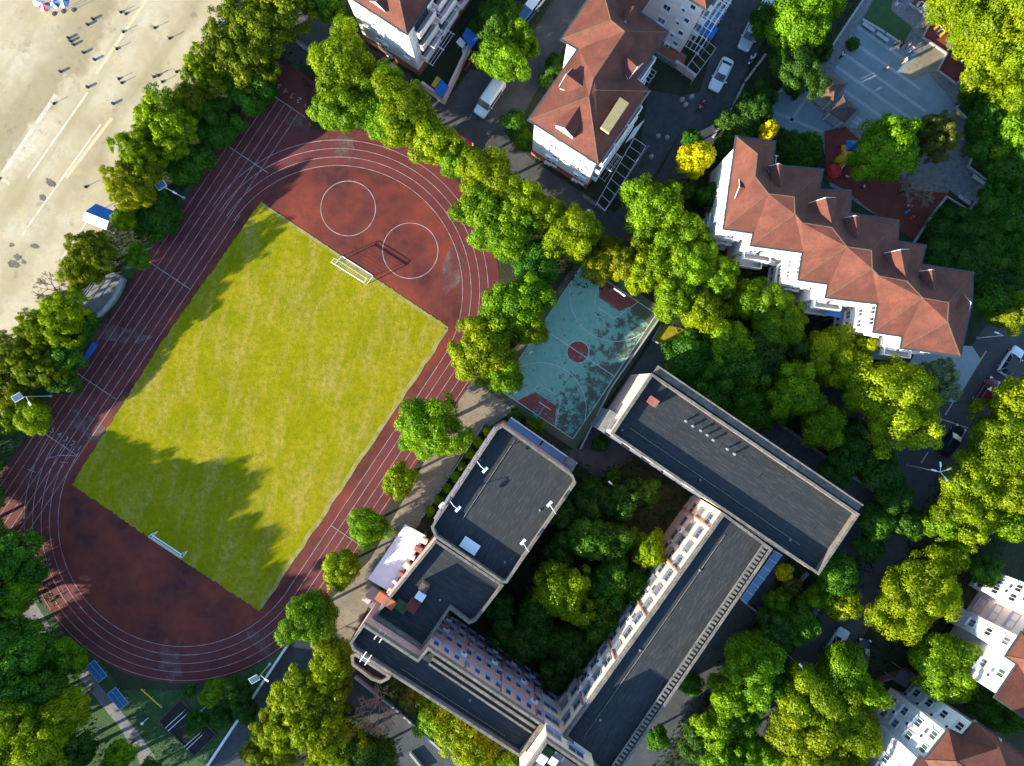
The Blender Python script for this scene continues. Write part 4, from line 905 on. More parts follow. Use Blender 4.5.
low_wall('yard_wall', 'pale yard wall at the foot of the house cut by the right edge', [(966,652),(1000,674),(1030,694)], 1.5, .25, M['pink_stone'], 'wall')
cover([(877,705),(884,697),(889,701),(882,709)], 2.3, 'blue', 'small blue cover at the foot of the lower right house'); cover([(893,680),(902,668),(915,676),(906,688)], 2.6, 'dark_metal', 'dark yard cover at the top corner of the lower right house')

# ------------------------------------------------------------------ trees
def leaf_quads(pos, nrm, size, rng):
    n = len(pos); r = rng.normal(size=(n,3)); t = np.cross(nrm, r); t /= np.linalg.norm(t, axis=1)[:,None]+1e-9; b = np.cross(nrm, t)
    s = size*rng.uniform(.55,1.35,n)[:,None]
    v = np.empty((n,4,3)); v[:,0] = pos-t*s*.62; v[:,1] = pos-b*s*.42; v[:,2] = pos+t*s*.62; v[:,3] = pos+b*s*.42
    v[:,0] -= nrm*s*.18; v[:,2] -= nrm*s*.18
    return v.reshape(-1,3)
def quads_mesh(name, verts, m, clump=None):
    n = len(verts)//4; me = bpy.data.meshes.new(name)
    me.vertices.add(len(verts)); me.vertices.foreach_set('co', verts.astype(np.float32).ravel())
    me.loops.add(4*n); me.loops.foreach_set('vertex_index', np.arange(4*n, dtype=np.int32))
    me.polygons.add(n); me.polygons.foreach_set('loop_start', np.arange(0,4*n,4,dtype=np.int32)); me.polygons.foreach_set('loop_total', np.full(n,4,dtype=np.int32))
    if clump is None: clump = np.full(n, .5)
    me.materials.append(m); me.update(); at = me.attributes.new('clump', 'FLOAT', 'POINT'); at.data.foreach_set('value', np.repeat(clump, 4).astype(np.float32)); return me
def crown_mesh(seed, R, Hh, nclump, per, leaf, rc0, shaggy=.25, core=.15):
    """crown of radius R, half height Hh, centred on the origin: leaf clumps spread over a lobed ellipsoid"""
    rng = np.random.default_rng(seed); P_, N_, C_ = [], [], []
    lob = rng.uniform(0, 2*math.pi, 5); amp = rng.uniform(.05,.17,5)*np.array((1,1,.8,.6,.5))
    k = np.arange(nclump)+.5; z = 1-1.75*k/nclump; th = k*2.39996+rng.normal(0,.25,nclump); z = np.clip(z+rng.normal(0,.06,nclump),-.9,1)
    rad = np.sqrt(np.maximum(0,1-z*z))
    for i in range(nclump):
        t = th[i]; f = 1+sum(amp[j]*math.sin((j+2)*t+lob[j]) for j in range(5))
        f *= rng.uniform(1-shaggy, 1.04)
        rc = rc0*rng.uniform(.7,1.35)
        inner = max(.2, 1-rc/R*.8)
        c = np.array((math.cos(t)*rad[i]*R*f*inner, math.sin(t)*rad[i]*R*f*inner, z[i]*Hh*f*inner))
        out = np.array((c[0]/R**2, c[1]/R**2, c[2]/Hh**2)); out = out/(np.linalg.norm(out)+1e-6); out = out*.7+np.array((0,0,.45)); out /= np.linalg.norm(out)
        m = int(per*rng.uniform(.75,1.25)*(rc/rc0)**2)
        d = rng.normal(size=(m,3)); d /= np.linalg.norm(d,axis=1)[:,None]; dp = d@out
        d = np.where((dp<-.15)[:,None], d-2*dp[:,None]*out, d)
        rr = rc*rng.uniform(.55,1.08,m)[:,None]
        C_.append(np.full(m, rng.uniform(0,1))); P_.append(c+d*rr*np.array((1,1,.8))); nn = d*1.0+out*.25+rng.normal(0,.27,(m,3)); N_.append(nn/np.linalg.norm(nn,axis=1)[:,None])
    m = int(nclump*per*core); d = rng.normal(size=(m,3)); d /= np.linalg.norm(d,axis=1)[:,None]
    C_.append(np.full(m,.3)); P_.append(d*np.array((R,R,Hh))*rng.uniform(.25,.72,m)[:,None]); nn = d+rng.normal(0,.6,(m,3)); N_.append(nn/np.linalg.norm(nn,axis=1)[:,None])
    return quads_mesh('crown', leaf_quads(np.concatenate(P_), np.concatenate(N_), leaf, rng), M['leaf'], np.concatenate(C_))
def trunk_mesh(seed, h, R, Hh):
    """trunk from the ground to the crown, crown centre at height h"""
    rng = random.Random(seed); mb = MB(); r = .10+R*.035
    fork = max(.8, h-Hh*.8); p = Vector((0,0,0)); q = Vector((rng.uniform(-.15,.15), rng.uniform(-.15,.15), fork))
    mb.tube(p, p.lerp(q,.12), r*1.5, r*1.1, 8, False); mb.tube(p.lerp(q,.12), q, r*1.1, r*.8, 8, False)
    for k in range(6):
        t = k*2*math.pi/6+rng.uniform(-.4,.4); l = R*rng.uniform(.5,.75); e = q+Vector((math.cos(t)*l, math.sin(t)*l, Hh*rng.uniform(.5,1.1))); md = q.lerp(e,.5)+Vector((0,0,-.2))
        mb.tube(q, md, r*.55, r*.36, 6, False); mb.tube(md, e, r*.36, r*.12, 6, False)
        for s in (-1,1):
            e2 = md+Vector((math.cos(t+s*.8)*l*.4, math.sin(t+s*.8)*l*.4, Hh*.4)); mb.tube(md, e2, r*.22, r*.06, 5, False)
    mb.smooth = True; return mb.mesh('trunk', M['bark'])
# prototypes: (unit radius R0, meshes); instances are scaled uniformly by a few tens of per cent
PROTO = {}
def proto(key, R, hratio, hc, ncl, per, leaf, rc, shag, nvar, core=.3):
    PROTO[key] = [(R, R*hratio, hc, crown_mesh(hash(key)%1000+i*17 if False else (sum(map(ord,key))*7+i*17), R, R*hratio, ncl, per, leaf, rc, shag, core), trunk_mesh(i+ord(key[0]), hc, R, R*hratio)) for i in range(nvar)]
proto('XL', 5.6, .60, 5.6, 125, 250, .192, 1.02, .36, 3)
proto('L', 4.3, .62, 4.9, 92, 230, .185, .90, .36, 5)
proto('M', 3.1, .66, 4.2, 58, 215, .178, .80, .38, 6)
proto('S', 2.1, .75, 3.4, 34, 190, .168, .64, .36, 4)
proto('T', 1.1, .85, 1.9, 18, 60, .20, .42, .28, 3)
proto('F', 4.3, .55, 4.9, 190, 105, .165, .55, .30, 3, .4)     # finer, looser foliage
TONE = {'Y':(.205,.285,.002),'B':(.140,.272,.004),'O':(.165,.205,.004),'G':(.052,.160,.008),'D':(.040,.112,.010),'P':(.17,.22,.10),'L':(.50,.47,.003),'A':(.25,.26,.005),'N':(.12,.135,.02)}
TNAME = {'Y':'yellow green','B':'bright green','O':'olive green','G':'deep green','D':'dark green','P':'pale grey green','L':'golden yellow','A':'amber green','N':'brownish olive'}
rt = random.Random(11); cnt = [0]
def tree(px, py, r, tone, label, group, h=None, name='broadleaf_tree', cat='tree', fine=False):
    R = r*S*1.0
    key = 'XL' if R > 4.9 else 'L' if R > 3.6 else 'M' if R > 2.5 else 'S' if R > 1.45 else 'T'
    if fine and key in ('L','XL','M'): key = 'F'
    R0, H0, hc0, cme, tme = rt.choice(PROTO[key]); sc = R/R0/.99
    top = (hc0+H0)*sc
    if h is None: h = top*1.0
    hz = max(H0*sc, .37*h)                      # crown half height: tall trees keep a deep crown
    zc = max(h - hz, hz*.7)                     # crown centre height
    p = P(px, py, zc); root = thing(name, label, cat, (p.x, p.y, 0), rt.uniform(0, 2*math.pi), group)
    tr = inst('trunk', tme, root, (0,0,0), 0, (sc, sc, zc/hc0))
    c = inst('crown', cme, root, (0,0,zc), rt.uniform(0,6.28), (sc*rt.uniform(.93,1.07), sc*rt.uniform(.93,1.07), hz/H0))
    c.scale = (sc*rt.uniform(.86,1.12), sc*rt.uniform(.86,1.12), hz/H0*rt.uniform(.92,1.02)); c.rotation_euler = (rt.uniform(-.16,.16), rt.uniform(-.16,.16), rt.uniform(0,6.28))
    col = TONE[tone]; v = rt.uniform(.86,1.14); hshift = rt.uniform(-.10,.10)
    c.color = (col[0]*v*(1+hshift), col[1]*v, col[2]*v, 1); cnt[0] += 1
    return root
def row(desc, end, group, items, names=None, noun='tree'):
    vis = [it for it in items if -it[2]*.4 < it[0] < 1024+it[2]*.4 and -it[2]*.4 < it[1] < 766+it[2]*.4]
    vis.sort(key=lambda it: it[1] if end == 'the top' else it[0]); off = [it for it in items if it not in vis]
    for lst, where in ((vis, desc), (off, None)):
        for i, it in enumerate(lst):
            x, y, r, tn = it[:4]; h = it[4] if len(it) > 4 else None; fine = len(it) > 5 and it[5]
            sz = 'big ' if r >= 34 else 'small ' if r <= 16 else ''
            lab = f'{sz}{TNAME[tn]} {noun}, {ORD[i]} from {end} {where}' if where else f'{TNAME[tn]} {noun} outside the frame, {ORD[i]} off-frame one {desc}'
            tree(x, y, r, tn, lab, group, h, fine=fine)
GT = 'trees of the site'
row('in the row between yard and track', 'the top', GT, [(266,18,40,'O',8.5,1),(236,52,34,'O',8,1),(250,84,31,'G',5.5),(203,72,24,'Y',7,1),(190,102,20,'A',6.5),(216,122,27,'G',4.8),(164,126,32,'Y',8.6,1),(186,162,25,'G',4.3),(140,154,28,'Y',8.8,1),(131,186,25,'A',8.8,1),(154,212,28,'G',4.3),(126,222,12,'Y',6)])
row('below the blue and white tent', 'the top', GT, [(92,253,24,'O',8.6,1),(138,257,12,'B',4),(80,270,20,'O',7),(62,318,27,'Y',8.8,1),(80,326,18,'G',5.5),(40,330,22,'O',7.8,1),(66,352,21,'G',6.2),(16,362,30,'O',7.2,1),(44,366,24,'O',6.8,1),(62,380,18,'G',4.8),(10,395,20,'O',6),(30,414,20,'Y',5.2),(12,420,14,'Y',5),(-18,390,24,'O',6.6),(-30,430,26,'O',6)])
row('in the lower left grove', 'the top', GT, [(12,552,25,'G',7.5),(-25,545,26,'G',7.5),(30,572,16,'G',6),(14,596,22,'B',8),(-25,600,30,'D',11),(2,640,26,'G',10),(30,650,24,'G',9.5),(68,658,18,'B',6),(14,684,26,'G',10.5),(42,690,24,'G',9),(22,716,28,'Y',11),(62,712,22,'Y',10),(-30,690,34,'D',12),(-60,560,36,'D',8),(-62,605,36,'D',11),(-80,650,40,'D',13),(-60,515,30,'D',6.5),(-34,528,28,'D',6.8),(-13,499,19,'G',4.6),(-16,470,18,'G',4.6),(-50,465,28,'D',6),(-90,730,40,'D',13),(-40,770,36,'D',12)])
row('along the lower left bottom edge', 'the left', GT, [(8,752,30,'Y',11),(42,746,30,'Y',11),(76,752,18,'D',8),(118,756,16,'B',6),(148,774,14,'G',5),(10,800,36,'D',12),(60,805,36,'D',12),(110,815,30,'D',11)])
row('on the lawn round the exercise pit', 'the left', GT, [(196,722,11,'G',3.5),(214,693,14,'B',4.5),(236,694,15,'D',4.5),(222,716,12,'D',4),(246,712,12,'D',4),(190,690,7,'D',2)], noun='young tree')
row('in the line beside the concrete strip', 'the top', GT, [(431,429,35,'B',8.5),(400,480,17,'Y',5.5),(369,527,20,'B',6.2),(341,570,19,'Y',6),(310,618,27,'B',7.5),(332,662,26,'Y',8)])
row('in the clump beside the driveway', 'the left', GT, [(268,752,24,'O',7,1),(300,712,38,'Y',9,1),(282,728,26,'O',8,1),(330,738,34,'Y',9,1),(352,752,26,'D',8),(328,700,24,'O',8),(378,758,20,'D',6)])
row('behind the south wing', 'the left', GT, [(392,690,12,'D',4),(412,700,14,'N',4.5),(436,716,22,'B',6.5),(456,728,26,'Y',7),(478,748,24,'Y',7),(500,772,24,'B',7)])
row('in the belt above the running track', 'the left', GT, [(316,-4,20,'G',7),(333,10,14,'B',6),(342,62,36,'Y',8.5),(326,112,18,'B',6),(350,106,28,'B',7.5),(386,84,22,'B',6.5),(384,118,24,'B',7),(404,112,32,'Y',8),(434,142,25,'Y',7.5),(420,124,18,'B',6.5),(458,158,20,'B',6.5),(488,176,28,'Y',8),(482,208,26,'B',7.5),(508,196,20,'B',7),(506,232,28,'B',8),(522,206,22,'Y',8),(545,214,22,'Y',7.5),(572,234,30,'Y',8.5),(535,264,25,'G',6.5)])
row('at the left of the court', 'the top', GT, [(522,302,32,'B',8.5),(500,318,24,'B',8),(484,348,30,'Y',8.5),(500,374,22,'B',7),(466,356,18,'Y',7),(528,330,20,'Y',7)])
row('above the basketball court', 'the left', GT, [(598,266,18,'A',6),(622,262,20,'A',6.5),(644,274,20,'Y',7),(610,248,14,'O',5),(640,246,16,'O',6)])
row('in the belt under the stepped building', 'the left', GT, [(652,206,30,'B',9),(680,238,28,'B',8.5),(692,264,28,'B',9),(664,262,22,'Y',8.5),(720,276,22,'B',8.5),(674,298,24,'B',8),(704,314,24,'Y',8),(752,300,26,'B',7),(728,346,26,'B',8),(780,322,30,'B',7.2),(798,350,18,'D',6),(838,356,32,'Y',7.5),(794,390,30,'B',9),(822,424,24,'B',8.5),(896,402,44,'Y',11),(860,388,22,'B',8),(935,382,25,'P',7,1)])
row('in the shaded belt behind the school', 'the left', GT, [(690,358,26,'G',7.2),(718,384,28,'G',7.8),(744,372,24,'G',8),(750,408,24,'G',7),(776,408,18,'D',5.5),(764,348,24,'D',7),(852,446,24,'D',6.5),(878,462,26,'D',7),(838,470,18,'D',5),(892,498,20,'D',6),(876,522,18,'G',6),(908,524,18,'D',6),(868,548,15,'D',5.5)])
row('along the road at the right edge', 'the top', GT, [(1010,312,22,'O',8),(992,300,18,'G',7),(1024,402,26,'Y',9),(1007,450,41,'Y',9),(970,502,38,'Y',9),(940,522,18,'B',8),(1014,488,30,'Y',10),(916,597,42,'Y',9),(950,556,18,'Y',7.5),(984,570,18,'G',6),(1004,520,20,'B',8),(948,668,35,'B',8),(1004,706,30,'G',7),(980,694,22,'D',6.5)])
row('between school and east road', 'the top', GT, [(836,576,23,'G',7.5),(822,596,17,'B',6.5),(842,602,18,'Y',7),(784,572,10,'L',3.5),(778,604,16,'B',5),(792,588,10,'N',3),(800,622,20,'G',7),(776,632,22,'D',7),(752,664,30,'B',9),(772,684,18,'G',7),(728,696,22,'B',8),(740,716,22,'G',7),(716,726,20,'B',7.5),(700,744,20,'D',6.5),(752,752,22,'B',8),(722,758,22,'B',8),(690,684,12,'G',4),(658,738,14,'G',4)])
row('in the giant bottom right clump', 'the top', GT, [(840,672,26,'B',9.5),(824,704,42,'Y',10),(846,728,32,'Y',9.5),(804,742,38,'Y',10),(776,764,26,'B',8),(838,764,34,'Y',9),(862,690,20,'B',9)])
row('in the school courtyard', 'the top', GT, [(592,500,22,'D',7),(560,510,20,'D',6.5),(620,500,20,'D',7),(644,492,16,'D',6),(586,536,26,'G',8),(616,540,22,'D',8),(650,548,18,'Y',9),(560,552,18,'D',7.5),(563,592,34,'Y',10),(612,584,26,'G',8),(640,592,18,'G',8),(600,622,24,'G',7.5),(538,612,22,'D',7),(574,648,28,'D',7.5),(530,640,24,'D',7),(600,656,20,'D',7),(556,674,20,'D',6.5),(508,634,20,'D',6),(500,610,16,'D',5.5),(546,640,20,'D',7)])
row('round the two houses at the top', 'the left', GT, [(500,16,22,'G',6),(484,28,14,'G',4),(502,60,25,'B',8.5),(524,42,16,'B',7),(514,124,14,'G',5),(522,138,12,'B',4),(555,64,12,'D',3.5),(546,80,9,'D',2.5)])
row('beside the lane with parked cars', 'the top', GT, [(798,18,33,'B',10),(770,24,20,'G',7),(820,0,22,'B',9),(796,64,28,'D',7),(820,48,16,'D',5.5),(752,112,18,'D',6.5),(736,126,18,'D',6),(764,96,14,'D',5),(724,150,14,'D',5),(692,140,11,'G',5),(696,159,18,'L',8.5),(768,131,9,'L',7),(712,196,16,'D',5),(686,190,12,'D',4)])
row('on and round the plaza', 'the left', GT, [(802,150,20,'G',6.5),(786,150,14,'D',5),(886,150,29,'B',10.5),(934,136,23,'N',9,1),(954,232,28,'D',6),(942,252,20,'D',5.5),(970,254,22,'D',6),(996,226,28,'G',6.5),(990,258,22,'G',6.5),(1016,258,22,'G',7),(1000,282,20,'D',6.5)])
row('in the upper right corner grove', 'the top', GT, [(950,4,20,'Y',9),(984,18,34,'Y',11),(1016,14,36,'Y',12),(998,54,36,'Y',11),(1026,60,30,'Y',12),(966,36,14,'B',6),(1018,98,28,'Y',9.5),(976,92,16,'G',6),(990,118,22,'G',7),(1014,134,26,'B',8),(982,146,18,'G',6),(1008,166,22,'G',6.5),(996,196,16,'G',5.5),(1024,200,20,'G',6.5)])
# clipped round shrubs
SHR = [(487,431),(478.5,442),(471,454),(462.5,467),(456,477),(447.5,488),(438.7,499.5),(430,511)]
for i, (x, y) in enumerate(SHR):
    tree(x, y, 5.6, 'B', f'small clipped round shrub, {ORD[i]} from the top in the school hedge bed', 'clipped shrubs in the hedge bed', 1.5, 'round_shrub', 'shrub')
tree(852.5,44,6.5,'D','clipped dark shrub standing on the striped plaza paving','clipped plaza shrubs',1.6,'round_shrub','shrub'); tree(794,92,7.5,'D','clipped dark shrub on the small blue paved court','clipped plaza shrubs',1.6,'round_shrub','shrub')
tree(613,478,10,'G','green shrub on the shaded path between the two school blocks',None,2.2,'shrub','shrub'); tree(600,444,9,'D','dark shrub at the lower corner of the basketball court',None,1.8,'shrub','shrub')
tree(535,424,9,'O','round olive shrub behind the glazed canopy next to the hoop',None,2.4,'shrub','shrub'); tree(516,416,8,'G','dark green shrub at the corner of the glazed canopy',None,1.8,'shrub','shrub')
# leafless trees
def bare_tree(px, py, h, spread, label, seed, lean=(0,0)):
    p = P(px, py, h*.7); rng = random.Random(seed); root = thing('leafless_tree', label, 'tree', (p.x,p.y,0), 0, 'leafless trees'); mb = MB()
    def grow(a, d, l, r, depth):
        b = a+d*l; mid = a.lerp(b,.5)+Vector((rng.uniform(-.06,.06)*l, rng.uniform(-.06,.06)*l, 0)); mb.tube(a, mid, r, r*.85, 5, False); mb.tube(mid, b, r*.85, r*.65, 5, False)
        if depth == 0: return
        for k in range(rng.choice((3,4))):
            nd = (d+Vector((rng.uniform(-.8,.8), rng.uniform(-.8,.8), rng.uniform(-.15,.45)))).normalized(); grow(b, nd, l*rng.uniform(.55,.75), max(.022, r*.55), depth-1)
    tk = MB(); tk.tube((0,0,0), (0,0,h*.35), .17, .13, 8); tk.build('trunk', M['bark'], root, world=False)
    for k in range(7):
        t = k*.9+rng.uniform(-.3,.3); d = Vector((math.cos(t)*.8+lean[0], math.sin(t)*.8+lean[1], .75)).normalized(); grow(Vector((0,0,h*.34)), d, spread*.42, .085, 4)
    mb.build('branches', M['twig'], root, world=False)
bare_tree(376,712,7.5,3.8,'leafless tree with pale twigs over the campus path',1)
bare_tree(918,184,6.5,3.6,'leafless tree with grey twigs over the plaza play surface',2)
bare_tree(48,290,6.0,3.0,'leafless tree with dry twigs on the edge of the concrete yard',3)
# ground cover under the planting (leaf litter and low plants nobody could count)
def ground_cover(polys, per_m2, name, label, tone, z=(.05,.5), leaf=.26, seed=1):
    rng = np.random.default_rng(seed); V = []
    for pp in polys:
        w = np.array(poly(pp)); x0, y0 = w.min(0); x1, y1 = w.max(0); n = int((x1-x0)*(y1-y0)*per_m2); q = rng.uniform((x0,y0),(x1,y1),(n,2)); ins = np.zeros(n, bool); j = len(w)-1
        for i in range(len(w)):
            xi, yi = w[i]; xj, yj = w[j]; c = ((yi>q[:,1])!=(yj>q[:,1])) & (q[:,0] < (xj-xi)*(q[:,1]-yi)/(yj-yi+1e-12)+xi); ins ^= c; j = i
        q = q[ins]; hh = .5+.5*np.sin(q[:,0]*1.3+1.7*np.sin(q[:,1]*.9))*np.cos(q[:,1]*1.1); zz = z[0]+(z[1]-z[0])*rng.uniform(0,1,len(q))*(.3+.7*hh)
        pos = np.column_stack((q, zz)); nn = rng.normal(0,.55,(len(q),3))+np.array((0,0,1)); nn /= np.linalg.norm(nn,axis=1)[:,None]; V.append(leaf_quads(pos, nn, leaf, rng))
    o = bpy.data.objects.new(name, quads_mesh(name, np.concatenate(V), M['leaf'])); COL.objects.link(o); o.color = tone+(1,); tag(o, label, 'plants', kind='stuff'); return o
ground_cover([[(560,450),(600,470),(640,450),(715,505),(560,725),(435,640),(450,615),(510,590)], [(640,250),(700,290),(760,345),(830,385),(820,420),(740,370),(690,350),(655,300)], [(700,235),(730,245),(880,340),(905,370),(850,385),(760,345),(690,280)], [(690,370),(730,370),(800,410),(870,460),(880,495),(775,420)],
   [(780,545),(880,560),(850,600),(810,620),(770,690),(715,780),(640,780),(680,720),(745,620),(770,600)], [(830,690),(870,640),(900,560),(930,480),(1030,420),(1030,520),(960,600),(940,650),(870,700),(840,780),(775,780)]], 7, 'ground_cover', 'dark low plants covering the ground under the school and roadside trees', (.022,.055,.012), (.05,.7), .30, 2)
ground_cover([[(300,60),(440,120),(600,240),(660,275),(600,290),(560,285),(510,260),(480,200),(420,140),(350,110),(310,120)], [(490,300),(540,280),(520,340),(480,380),(465,360)], [(235,-20),(280,-20),(300,60),(262,85),(200,170),(128,262),(70,330),(30,440),(-30,500),(-30,365),(40,310),(95,245),(160,130),(215,60)], [(-30,540),(25,540),(60,600),(20,610),(118,770),(-30,770)], [(258,766),(312,690),(345,700),(395,742),(400,770),(250,780)], [(356,672),(396,690),(500,765),(480,780),(440,745)]], 7, 'ground_cover', 'low plants and leaf litter under the trees beside the track and yard', (.035,.06,.012), (.05,.6), .28, 3)
ground_cover([[(770,60),(808,80),(770,97),(745,140),(735,137),(700,235),(690,200),(716,140),(748,70),(790,-10),(868,-10),(812,75)], [(770,122),(806,140),(822,140),(830,186),(775,165),(740,138)], [(985,74),(1030,50),(1030,205),(990,184),(969,166),(977,148),(962,139),(972,126),(956,109)], [(930,217),(950,195),(1000,212),(1030,222),(1030,300),(975,300),(972,272),(925,262),(915,243)], [(455,0),(540,-20),(500,40),(465,70)]], 7, 'ground_cover', 'dark low plants round the plaza and the lane', (.018,.06,.016), (.05,.6), .28, 4)
ground_cover([[(484,424),(500,428),(436,526),(420,520)]], 22, 'hedge_bed_plants', 'dense low plants filling the hedge bed along the west school block', (.03,.085,.014), (.1,.6), .22, 5)
ground_cover([[(-30,560),(60,600),(120,690),(200,690),(290,645),(210,760),(150,770),(128,712),(78,660),(36,600)]], 5, 'lawn_tufts', 'short rough grass tufts on the lawn below the track', (.03,.10,.03), (.02,.12), .2, 6)

# ------------------------------------------------------------------ vehicles
def img_angle(dx, dy): return math.atan2(-dy, dx)
def loft(sections, n=12, p=3.2):
    """closed body from stations (x, half width, z low, z high)"""
    mb = MB(); vs = []
    for x, hw, z0, z1 in sections:
        for i in range(n):
            t = 2*math.pi*(i+.5)/n; c, s = math.cos(t), math.sin(t)
            cx = math.copysign(abs(c)**(2/p), c); sx = math.copysign(abs(s)**(2/p), s); vs.append((x, hw*cx, (z0+z1)/2+(z1-z0)/2*sx))
    fs = []; m = len(sections)
    for k in range(m-1):
        for i in range(n): j = (i+1) % n; fs.append((k*n+i, (k+1)*n+i, (k+1)*n+j, k*n+j))
    fs.append(tuple(range(n))); fs.append(tuple(range(m*n-1, (m-1)*n-1, -1))); mb.add(vs, fs); mb.smooth = False; return mb
def wheel_meshes():
    t = MB(); t.lathe((0,0,-.1), [(.2,0),(.31,.01),(.33,.05),(.33,.15),(.31,.19),(.2,.2)], 16); r = MB(); r.lathe((0,0,-.105), [(.2,0),(.2,.21)], 12); r.lathe((0,0,-.115), [(.06,0),(.06,.23)], 8)
    for m in (t, r): m.v = [(x, z, y) for x, y, z in m.v]
    return t.mesh('tyre', M['tyre']), r.mesh('rim', M['steel'])
TY, RI = wheel_meshes()
def car(px, py, ang, L, Wd, Hh, color, label, kind='sedan', roofm=None):
    p = P(px, py, .8); t = thing('parked_car' if kind != 'van' else 'white_van', label, 'car' if kind != 'van' else 'van', (p.x,p.y,0), ang, 'parked vehicles'); h = L/2; w = Wd/2; bl = .86 if kind != 'van' else 1.05
    cm = paint(color[0], color[1])
    if kind == 'van': st = [(-h,w*.86,.35,1.9),(-h+.1,w*.98,.28,2.0),(-.2*h,w,.25,2.02),(.42*h,w,.25,2.0),(.56*h,w*.97,.25,1.25),(.9*h,w*.92,.28,1.0),(h,w*.78,.35,.85)]
    else: st = [(-h,w*.80,.42,.78),(-h+.12,w*.92,.30,.90),(-h+.5,w*.985,.24,.95),(-.4*h,w,.22,.94),(.35*h,w,.22,.92),(.72*h,w*.97,.24,.86),(h-.12,w*.88,.30,.74),(h,w*.72,.40,.64)]
    loft(st, 14, 3.6).build('body', cm, t, world=False)
    if kind != 'van':
        b0, b1, r0, r1 = (-.78*h if kind == 'sedan' else -.93*h), .42*h, (-.46*h if kind == 'sedan' else -.74*h), .08*h
        g = MB(); zb, zt = .86, Hh-.05
        lo = [(b0,-w*.80),(b1,-w*.84),(b1+.12,0),(b1,w*.84),(b0,w*.80),(b0-.08,0)]; hi = [(r0,-w*.66),(r1,-w*.68),(r1+.06,0),(r1,w*.68),(r0,w*.66),(r0-.04,0)]
        g.add([(x,y,zb) for x,y in lo]+[(x,y,zt) for x,y in hi], [(i,(i+1)%6,6+(i+1)%6,6+i) for i in range(6)]+[tuple(range(6,12))]); g.build('windows', M['glass'], t, world=False)
        r = MB(); hi2 = [(x*1.0+(.05 if x>0 else -.05), y*1.06) for x,y in hi]; hi3 = [(x, y*.9) for x,y in hi]
        r.add([(x,y,zt-.03) for x,y in hi2]+[(x,y,Hh) for x,y in hi3], [(i,(i+1)%6,6+(i+1)%6,6+i) for i in range(6)]+[tuple(range(6,12))]); r.build('roof_panel', M[roofm] if roofm else cm, t, world=False)
        for s in (-1,1):
            pl = MB()
            for (x0,x1) in ((b1,r1),((b0+b1)/2,(r0+r1)/2),(b0,r0)): pl.tube((x0,s*w*.835,zb),(x1,s*w*.69,zt), .035, n=4)
            pl.build('pillar', cm, t, world=False)
    else:
        g = MB().add([(.40*h,-w*.82,1.98),(.40*h,w*.82,1.98),(.60*h,w*.90,1.28),(.60*h,-w*.90,1.28),(.42*h,-w*.8,2.03),(.42*h,w*.8,2.03),(.625*h,w*.86,1.27),(.625*h,-w*.86,1.27)], [(4,5,6,7),(0,1,5,4),(1,2,6,5),(2,3,7,6),(3,0,4,7)]); g.build('windscreen', M['glass_green'], t, world=False)
        for s in (-1,1): MB().box((0,s*(w+.005),1.5), (L*.55,.03,.5)).build('side_window', M['glass'], t, world=False)
        ro = MB()
        for k in range(5): ro.box((-.75*h+k*.26*h,0,2.03), (.06,w*1.5,.03))
        ro.build('roof_rib', cm, t, world=False)
    for sx in (-.60,.62):
        for s in (-1,1):
            wr = inst('wheel', TY, t, (sx*h, s*(w-.10), .33)); inst('rim', RI, wr)
    for s in (-1,1):
        MB().box((h-.22,s*w*.66,.68), (.28,.34,.14)).build('headlight', M['headlight'], t, world=False); MB().box((-h+.1,s*w*.68,.78), (.16,.36,.14)).build('taillight', M['taillight'], t, world=False); MB().box((.36*h,s*(w+.09),.98), (.14,.2,.12)).build('wing_mirror', cm, t, world=False)
    return t
WHT = ('white',(.72,.73,.74)); SIL = ('silver',(.42,.48,.52)); BLK = ('black',(.012,.013,.016)); RED = ('dark_red',(.13,.012,.014)); BLU = ('blue',(.02,.09,.20)); PBL = ('pale_blue',(.48,.56,.64)); CRM = ('bright_red',(.45,.015,.015))
car(721.5,74,img_angle(-13.8,28),4.7,1.82,1.46,WHT,'white sedan with black sunroof parked on the tree lined lane','sedan'); car(750.5,33.5,img_angle(-14,29),4.6,1.82,1.46,SIL,'silver grey sedan parked ahead of the white sedan on the lane','sedan'); car(769,2,img_angle(14,-29),4.6,1.82,1.5,WHT,'white car half under the tree at the top of the lane','hatch')
car(489.5,98.5,img_angle(-19,28),5.3,1.95,2.05,WHT,'white van with green windscreen standing in the sunlit side road','van'); car(458,140,img_angle(25,16),4.3,1.75,1.45,CRM,'bright red car almost hidden under the tree belt by the road','hatch')
car(536,0,img_angle(20,-26),4.4,1.8,1.5,WHT,'white car parked at the top of the side road','hatch'); car(528,12,img_angle(20,-26),3.9,1.7,1.5,BLU,'small dark blue car parked below the white car at the top','hatch'); car(496,33,img_angle(24,17),4.4,1.8,1.5,BLK,'black car parked in the shade of the trees at the top','hatch')
car(1012,361,img_angle(15,-22),4.2,1.8,1.5,WHT,'white car with dark roof at the right edge of the road','hatch','dark_metal'); car(987,393,img_angle(16,-24),4.6,1.82,1.48,RED,'dark red car half under the roadside tree','sedan'); car(953,441,img_angle(15,-23),4.7,1.85,1.5,BLK,'black car parked next to the big roadside tree','sedan')
car(837,644,img_angle(13,-21),4.5,1.8,1.5,PBL,'pale blue white car in front of the giant tree clump','sedan'); car(863,655,img_angle(4,-20),4.4,1.8,1.5,BLK,'black car parked at the gate of the lower right house','hatch'); car(808,620,img_angle(10,-18),4.2,1.75,1.5,BLK,'dark car half hidden under the trees left of the east road','hatch')

